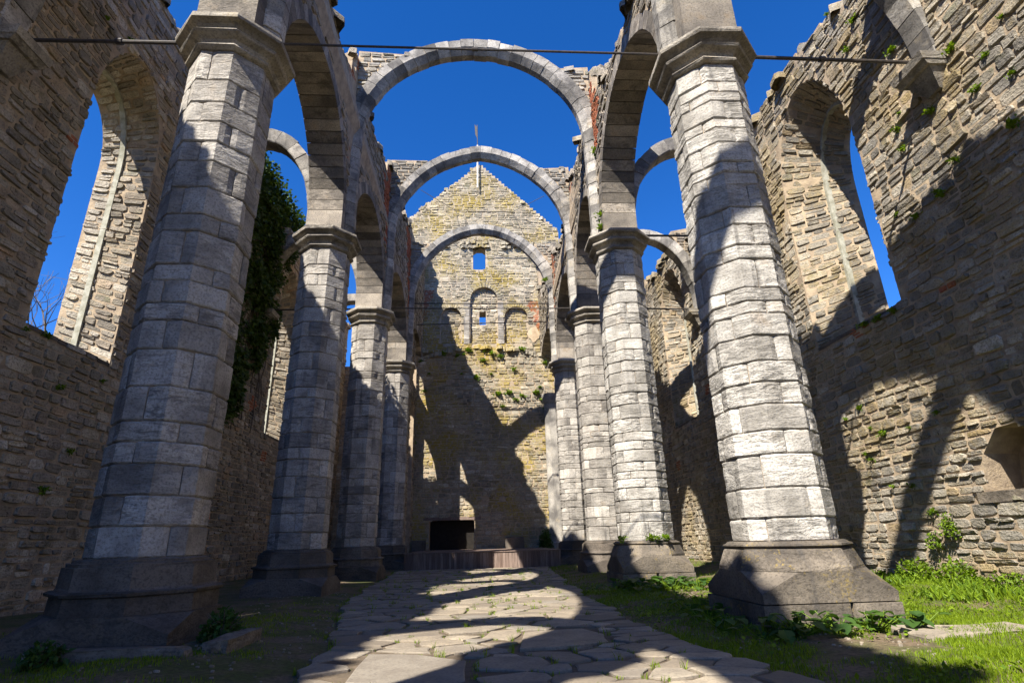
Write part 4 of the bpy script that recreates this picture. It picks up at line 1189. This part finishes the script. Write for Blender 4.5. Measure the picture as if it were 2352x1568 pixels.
# ------------------------------------------------------------------ plants
def leaf(m, c, d, up, L, W, r):
    d = d.normalized(); s = d.cross(up)
    if s.length < 1e-4: s = Vector((1, 0, 0))
    s.normalize(); n = s.cross(d)
    c = Vector(c)
    V = [c, c+d*L*0.45+s*W/2+n*0.08*L, c+d*L+n*-0.05*L, c+d*L*0.45-s*W/2+n*0.08*L]
    m.add([tuple(v) for v in V], [(0, 1, 2), (0, 2, 3)], r)
def rdir(R, up=0.4):
    while True:
        v = Vector((R.uniform(-1, 1), R.uniform(-1, 1), R.uniform(-1, 1)))
        if 0.05 < v.length < 1: break
    v.normalize(); v.z += up; return v
def tuft_mesh(R, n, size, L):
    m = MB()
    for i in range(n):
        d = rdir(R, 0.55); st = Vector((R.gauss(0, size*.3), R.gauss(0, size*.3), R.uniform(0, size*.6)))
        leaf(m, st, d, Vector((R.uniform(-.5, .5), R.uniform(-.5, .5), 1)), L*R.uniform(.6, 1.3), L*R.uniform(.4, .75), R.random())
    return m
TUFT = []
for i in range(5):
    R = random.Random(50+i); o = tuft_mesh(R, 70, 0.16, 0.085).build('wall_weed', 'weed_leaf'); TUFT.append(o.data)
    bpy.data.objects.remove(o)
def weed(loc, s, label, group, idx):
    o = bpy.data.objects.new('wall_weed', TUFT[idx % 5]); COL.objects.link(o)
    o.location = loc; o.scale = (s, s, s*0.9); o.rotation_euler = (0, 0, idx*1.7)
    tag(o, label, 'weed', group)
R = random.Random(77)
def wallpt(px, py, x):
    d = CF + CR*((px-1176)/FPX) - CU*((py-784)/FPX); t = (x-CAMX)/d.x
    return (x, d.y*t, CAMZ+d.z*t)
i = 0
for (px, py) in [(2185, 118), (2265, 130), (2325, 172), (2140, 260), (2068, 262), (2075, 345), (2105, 500), (2195, 372), (2150, 442), (2240, 210), (2060, 300), (2165, 452), (2300, 40), (2330, 290), (2060, 495), (1960, 50), (1945, 118), (2050, 120), (1900, 35),
                 (1945, 965), (2000, 985), (2030, 1000), (2005, 1060), (2150, 950), (2050, 1120), (2090, 985), (1990, 1045), (2100, 1120), (1975, 940), (2145, 1180), (2010, 740), (2020, 735), (1985, 750), (2052, 718)]:
    yq = wallpt(px, py, WR)[1]; weed(wallpt(px, py, wall_x(1, wallpt(px, py, wall_x(1, yq))[1])-0.04), R.uniform(0.4, 1.0), 'small weed tuft on the upper right aisle wall near corbel and window' if i < 19 else ('small weed tuft in the lower sunlit patch of the right aisle wall' if i < 30 else 'small weed tuft on the sill of the right pointed window'), 'weeds on the upper right wall' if i < 19 else ('weeds on the lower right wall' if i < 30 else 'weeds on the right sill'), i); i += 1
for (px, py) in [(135, 895), (95, 1130), (235, 878), (300, 95), (245, 45), (105, 775), (160, 1040), (60, 760)]:
    weed(wallpt(px, py, WL+0.04), R.uniform(0.5, 0.9), 'dark weed tuft rooted in the shaded left aisle wall', 'weeds on the left wall', i); i += 1
for (px, py) in [(965, 832), (1020, 815), (1050, 820), (1065, 815), (1075, 808), (1113, 808), (1150, 822), (1200, 805), (1252, 835), (1145, 908), (1185, 920), (1240, 890), (1245, 920), (1110, 830), (1130, 815), (1155, 935), (1095, 870), (1060, 860), (1180, 850), (985, 860), (975, 900), (1232, 905), (1262, 1000), (1258, 945), (1170, 905), (1200, 912), (1128, 860), (950, 1020)]:
    p = P_at(px, py, 30.93)
    weed(p, R.uniform(0.8, 2.0), 'green weed tuft on the ledge or face of the end wall', 'weeds on the end wall', i); i += 1
for (px, py, y) in [(1372, 352, 13.2), (1383, 497, 13.2), (1385, 525, 13.2), (1370, 355, 13.3), (1252, 645, 24.5)]:
    p = P_at(px, py, y); weed(p, 1.3, 'weed tuft growing at the foot of a right-hand nave arch', 'weeds at the right arch feet', i); i += 1
for (px, py) in [(1428, 1238), (1495, 1238), (1510, 1240), (1530, 1237)]:
    p = P_at(px, py, 12.85); weed((p[0], p[1], 1.0), 0.9, 'small weed on the ledge of the second right pillar base', 'weeds on the pillar base', i); i += 1

# shrubs at the foot of the right wall
def shrub(name, loc, rad, hgt, n, L, mat, label, cat='shrub', seed=0):
    R = random.Random(seed)
    e = empty(name, loc, label, cat)
    m = MB(); st = MB()
    for i in range(9):
        a = R.uniform(0, 6.28); top = Vector((rad*.7*math.cos(a), rad*.7*math.sin(a), hgt*R.uniform(.5, 1)))
        b = Vector(loc); st.tube([b-Vector((0, 0, .05)), b+top*0.5+Vector((0, 0, .05)), b+top], [.012, .009, .004], 4)
    for i in range(n):
        while True:
            q = Vector((R.uniform(-1, 1), R.uniform(-1, 1), R.uniform(0, 1)))
            if q.x**2+q.y**2+(q.z*0.9)**2 < 1 and R.random() < 0.35+0.65*(q.length): break
        c = Vector(loc)+Vector((q.x*rad*(0.75+.35*nz(q.x*3, q.y*3, seed)), q.y*rad, q.z*hgt*(0.85+.3*nz(q.x*4, q.y*4, seed+5))))
        leaf(m, c, rdir(R, 0.1), Vector((R.uniform(-.6, .6), R.uniform(-.6, .6), 1)), L*R.uniform(.6, 1.3), L*R.uniform(.45, .8), R.random())
    m.build('foliage', mat, e); st.build('stem', 'bark', e)
shrub('shrub', (7.95, 10.45, 0.12), 0.42, 0.50, 900, 0.075, 'weed_leaf', 'bushy green plant at the wall foot nearest the right plinth', seed=1)
shrub('shrub', (7.97, 9.55, 0.12), 0.36, 0.52, 800, 0.075, 'weed_leaf', 'bushy green plant at the wall foot, middle of the three', seed=2)
shrub('shrub', (8.0, 8.65, 0.12), 0.34, 0.34, 500, 0.07, 'weed_leaf', 'bushy green plant at the wall foot, farthest right of the three', seed=3)
shrub('climbing_weed', (8.18, 9.72, 0.95), 0.16, 0.42, 260, 0.06, 'weed_leaf', 'creeping weed clinging to the sunlit right wall above the shrubs', 'weed', seed=4)
shrub('climbing_weed', (8.18, 10.15, 0.75), 0.14, 0.30, 180, 0.06, 'weed_leaf', 'creeping weed on the right wall just left of the taller one', 'weed', seed=14)
shrub('fern', (-2.85, 7.15, 0.06), 0.28, 0.38, 700, 0.07, 'broad_leaf', 'dark green fern beside the base of the huge left pillar', 'fern', seed=5)
shrub('fern', (-4.0, 6.05, 0.06), 0.22, 0.25, 350, 0.07, 'broad_leaf', 'small dark weed before the kerb of the huge left pillar', 'weed', seed=6)
shrub('shrub', (3.45, 30.5, 0.6), 0.45, 1.1, 900, 0.11, 'broad_leaf', 'leafy bush at the right rear corner of the stage', seed=7)
shrub('fern', (3.2, 6.3, 0.05), 0.3, 0.16, 300, 0.06, 'broad_leaf', 'low ferny weed at the shaded corner of the right plinth', 'weed', seed=8)

def burdock(loc, n, label, seed, L=0.2):
    R = random.Random(seed); m = MB(); st = MB()
    e = empty('burdock_plant', loc, label, 'plant', 'broad-leaved plants round the right pillars')
    for i in range(n):
        a = R.uniform(0, 6.28); rr = R.uniform(0.02, 0.34); h = R.uniform(0.05, 0.20)
        c = Vector((loc[0]+rr*math.cos(a), loc[1]+rr*math.sin(a), loc[2]+h)); l = L*R.uniform(.5, 1.1)
        d = Vector((math.cos(a+R.uniform(-.8, .8)), math.sin(a+R.uniform(-.8, .8)), R.uniform(-.45, .25))).normalized()
        s = d.cross(Vector((0, 0, 1))).normalized(); nn = s.cross(d)
        P = [(0, 0), (.12, .33), (.42, .42), (.78, .26), (1, 0), (.78, -.26), (.42, -.42), (.12, -.33)]
        V = [tuple(c+d*(u*l)+s*(v*l)+nn*(abs(v)*l*.28-u*u*l*.15)) for u, v in P]+[tuple(c+d*(.45*l)-nn*.03*l)]
        m.add(V, [(k, (k+1) % 8, 8) for k in range(8)], R.random())
        st.tube([(loc[0], loc[1], loc[2]-.03), (c.x, c.y, c.z)], [.008, .005], 4)
    m.build('leaf', 'broad_leaf', e, kind='stuff'); st.build('stem', 'weed_leaf', e, kind='stuff')
k = 0
for (x, y, n, L) in [(3.0, 6.35, 16, .17), (3.35, 6.2, 20, .2), (3.75, 6.25, 22, .2), (4.2, 6.3, 18, .18), (4.6, 6.28, 20, .2), (2.85, 6.9, 14, .16), (2.9, 7.6, 14, .17), (3.0, 8.3, 14, .17)]:
    burdock((x, y, ground_h(x, y)), n, 'broad-leaved weed growing round the foot of the huge right pillar', 200+k, L); k += 1
for (x, y, n, L) in [(2.85, 12.2, 18, .2), (3.3, 12.3, 22, .24), (3.9, 12.35, 24, .26), (4.4, 12.4, 20, .24), (3.1, 11.5, 18, .2), (3.7, 11.3, 18, .2), (4.3, 11.6, 18, .2)]:
    burdock((x, y, ground_h(x, y)), n, 'broad-leaved weed growing before the plinth of the second right pillar', 230+k, L); k += 1

def grass():
    R = random.Random(21); m = MB()
    V = []; F = []; RR = []
    def blade(x, y, z, h, r):
        a = R.uniform(0, 6.28); w = R.uniform(.002, .0042)*(1+h*4); lean = R.uniform(.1, .7)*h; b = R.uniform(0, 6.28)
        n = len(V); ca, sa = math.cos(a)*w, math.sin(a)*w; lx, ly = math.cos(b)*lean, math.sin(b)*lean
        V.extend([(x-ca, y-sa, z-.01), (x+ca, y+sa, z-.01), (x+lx*.4+ca*.7, y+ly*.4+sa*.7, z+h*.6), (x+lx*.4-ca*.7, y+ly*.4-sa*.7, z+h*.6), (x+lx, y+ly, z+h)])
        F.extend([(n, n+1, n+2, n+3), (n+3, n+2, n+4)]); RR.extend([r, r])
    def patch(x0, x1, y0, y1, n, thr, hmax):
        c = 0
        for _ in range(n):
            x = R.uniform(x0, x1); y = R.uniform(y0, y1)
            if y < 24 and path_l(y)-0.08 < x < path_r(y)+0.08: continue
            d = nz(x*.8, y*.8, 9)+0.5*nz(x*2.5, y*2.5, 2)
            if d < thr+R.uniform(-.25, .25): continue
            blade(x, y, ground_h(x, y), R.uniform(.3, 1)*hmax*(0.7+.6*max(d, 0)), R.random())
    patch(2.0, 4.6, 3.0, 7.0, 36000, -0.12, .06)
    patch(4.3, 8.0, 3.5, 11, 70000, -0.45, .075)
    patch(4.3, 8.2, 11, 14, 9000, -0.35, .10)
    patch(2.1, 5.0, 7.0, 13, 26000, -0.15, .07)
    patch(2.1, 8.2, 13, 26, 16000, -0.15, .11)
    patch(-4.2, -0.9, 3.8, 6.6, 22000, -0.02, .055)
    patch(-3.4, -1.2, 6.4, 12.5, 14000, 0.08, .05)
    patch(-7, -4, 4, 12, 4000, 0.1, .08)
    patch(-3.4, -2, 12, 22, 3500, 0.12, .06)
    o = mesh_obj('grass', V, F, 'grass_blade', None, RR, kind='stuff'); tag(o, 'short green grass on the bare ground beside the path', 'grass')
    # weeds in the paving joints
    V.clear(); F.clear(); RR.clear()
    for poly in FLAGS:
        for p in poly:
            if R.random() < 0.45 and p[1] < 23:
                s = R.choice([.02, .03, .04, .05, .08])
                for q in range(R.randint(5, 13)): blade(p[0]+R.gauss(0, .025), p[1]+R.gauss(0, .018), 0.01, s*R.uniform(.6, 1.4), R.random())
    o = mesh_obj('path_weeds', V, F, 'grass_blade', None, RR, kind='stuff'); tag(o, 'small grass tufts growing in the joints of the paving', 'grass')
    # loose pebbles and chips on the bare soil
    m = MB()
    for _ in range(1500):
        x = R.choice([R.uniform(-4.3, -0.8), R.uniform(1.9, 4.5)]); y = R.uniform(4.2, 14)
        if path_l(y)+0.05 < x < path_r(y)-0.05: continue
        a = R.uniform(.008, .032); Vl, F = stone_verts(a*R.uniform(1, 1.8), a, a*.5, R, 5, .6)
        z = ground_h(x, y); m.add([(x+u, y+v, z+d) for u, v, d in Vl], F, R.random())
    o = m.build('pebbles', 'flagstone', kind='stuff'); tag(o, 'loose pebbles and stone chips on the bare soil', 'pebbles')
    # low leafy ground cover in the right
    m = MB()
    for _ in range(9000):
        x = R.uniform(2.2, 8.2); y = R.uniform(4.2, 14)
        if x < path_r(y)+0.15 or nz(x*.7, y*.7, 4) < -0.02+R.uniform(-.15, .15): continue
        leaf(m, (x, y, ground_h(x, y)+R.uniform(0.0, .07)), Vector((R.uniform(-1, 1), R.uniform(-1, 1), R.uniform(0, .7))), Vector((R.uniform(-.3, .3), R.uniform(-.3, .3), 1)), R.uniform(.03, .075), R.uniform(.02, .05), R.random())
    for _ in range(5200):
        x = R.uniform(6.6, 8.2)**1.0; y = R.uniform(6.8, 11.8)
        if nz(x*1.1, y*1.1, 14) < -0.05+R.uniform(-.2, .2)-(x-7.4)*.35: continue
        leaf(m, (x, y, ground_h(x, y)+R.uniform(-.01, .05)), Vector((R.uniform(-.6, .6), R.uniform(-.6, .6), R.uniform(.3, 1))), Vector((R.uniform(-1, 1), R.uniform(-1, 1), .4)), R.uniform(.07, .17), R.uniform(.02, .045), R.random())
    o = m.build('ground_cover', 'weed_leaf', kind='stuff'); tag(o, 'low leafy weeds covering the ground on the right', 'weeds')
grass()

def ivy():
    R = random.Random(31)
    poly = [(16.2, 13.6), (18.4, 13.7), (19.3, 13.6), (20.9, 13.9), (21.2, 13.1), (20.4, 11.9), (19.7, 10.8), (19.6, 9.6), (20.0, 8.4), (19.2, 7.6), (18.8, 6.8), (18.2, 6.2), (17.8, 5.4), (17.0, 4.2), (16.7, 4.6), (16.3, 5.2), (15.2, 7.0), (14.6, 10), (14.8, 13.0)]
    f = in_poly(poly)
    e = empty('ivy', (WL, 17.5, 4), 'thick dark ivy hanging down the left aisle wall between the pillars', 'ivy')
    m = MB(); st = MB(); n = 0
    while n < 15000:
        y = R.uniform(14.4, 21.3); z = R.uniform(4, 14)
        if not f(y, z): continue
        dens = nz(y*.9, z*.9, 3)+.45*nz(y*2.5, z*2.5, 8)
        if dens < -.18 and z < 12: 
            if R.random() < .9: continue
        th = 0.10+0.32*max(0, (z-6)/8)+0.35*max(dens, 0)
        n += 1
        q = R.random()**.6
        c = (WL+0.06+th*q, y, z+R.uniform(-.1, .1))
        d = Vector((R.uniform(-.2, 1), R.uniform(-.8, .6), R.uniform(-1, .25)))
        leaf(m, c, d, Vector((1, R.uniform(-.6, .2), R.uniform(0, .9))), R.uniform(.09, .19), R.uniform(.09, .17), R.random())
    for _ in range(1400):   # top fringe
        y = R.uniform(15, 21); c = (WL-0.2+R.uniform(0, 1), y, 13.25+R.uniform(0, .35)*(1+nz(y*2, 1, 1)))
        leaf(m, c, rdir(R, .3), Vector((0, 0, 1)), R.uniform(.1, .17), R.uniform(.08, .14), R.random())
    for i in range(14):
        y = R.uniform(15, 19.5); pts = []; z = 4.5+R.uniform(0, 1.5)
        while z < 13: pts.append((WL+.07, y, z)); y += R.uniform(-.25, .25); z += .6
        if len(pts) > 1: st.tube(pts, .018, 4)
    m.build('foliage', 'ivy_leaf', e); st.build('stem', 'bark', e)
ivy()

def bare_tree():
    R = random.Random(8)
    # stands outside the left window
    base = Vector((-22.5, 27.5, 0))
    e = empty('bare_tree', tuple(base), 'leafless tree outside, seen through the left pointed window', 'tree')
    t = MB(); b = MB()
    def grow(p, d, L, r, lev):
        q = p+d*L*0.5+Vector((R.gauss(0, .06), R.gauss(0, .06), R.gauss(0, .04)))*L; q2 = q+(d+Vector((R.gauss(0, .15), R.gauss(0, .15), R.gauss(0, .1)))).normalized()*L*.5
        (t if lev < 2 else b).tube([p, q, q2], [r, r*.82, r*.66], 5 if lev < 3 else 3, cap=False)
        if lev > 6 or r < .006: return
        for i in range(R.choice([2, 3, 3]) if lev < 5 else 2):
            a = (d+Vector((R.gauss(0, .55), R.gauss(0, .55), R.gauss(.12, .38)))).normalized()
            grow(q2 if i < 2 else q, a, L*R.uniform(.66, .86), r*R.uniform(.5, .66), lev+1)
    grow(base, Vector((0.02, 0.02, 1)).normalized(), 4.6, .42, 0)
    t.build('trunk', 'bark', e); b.build('crown', 'bark', e)
bare_tree()
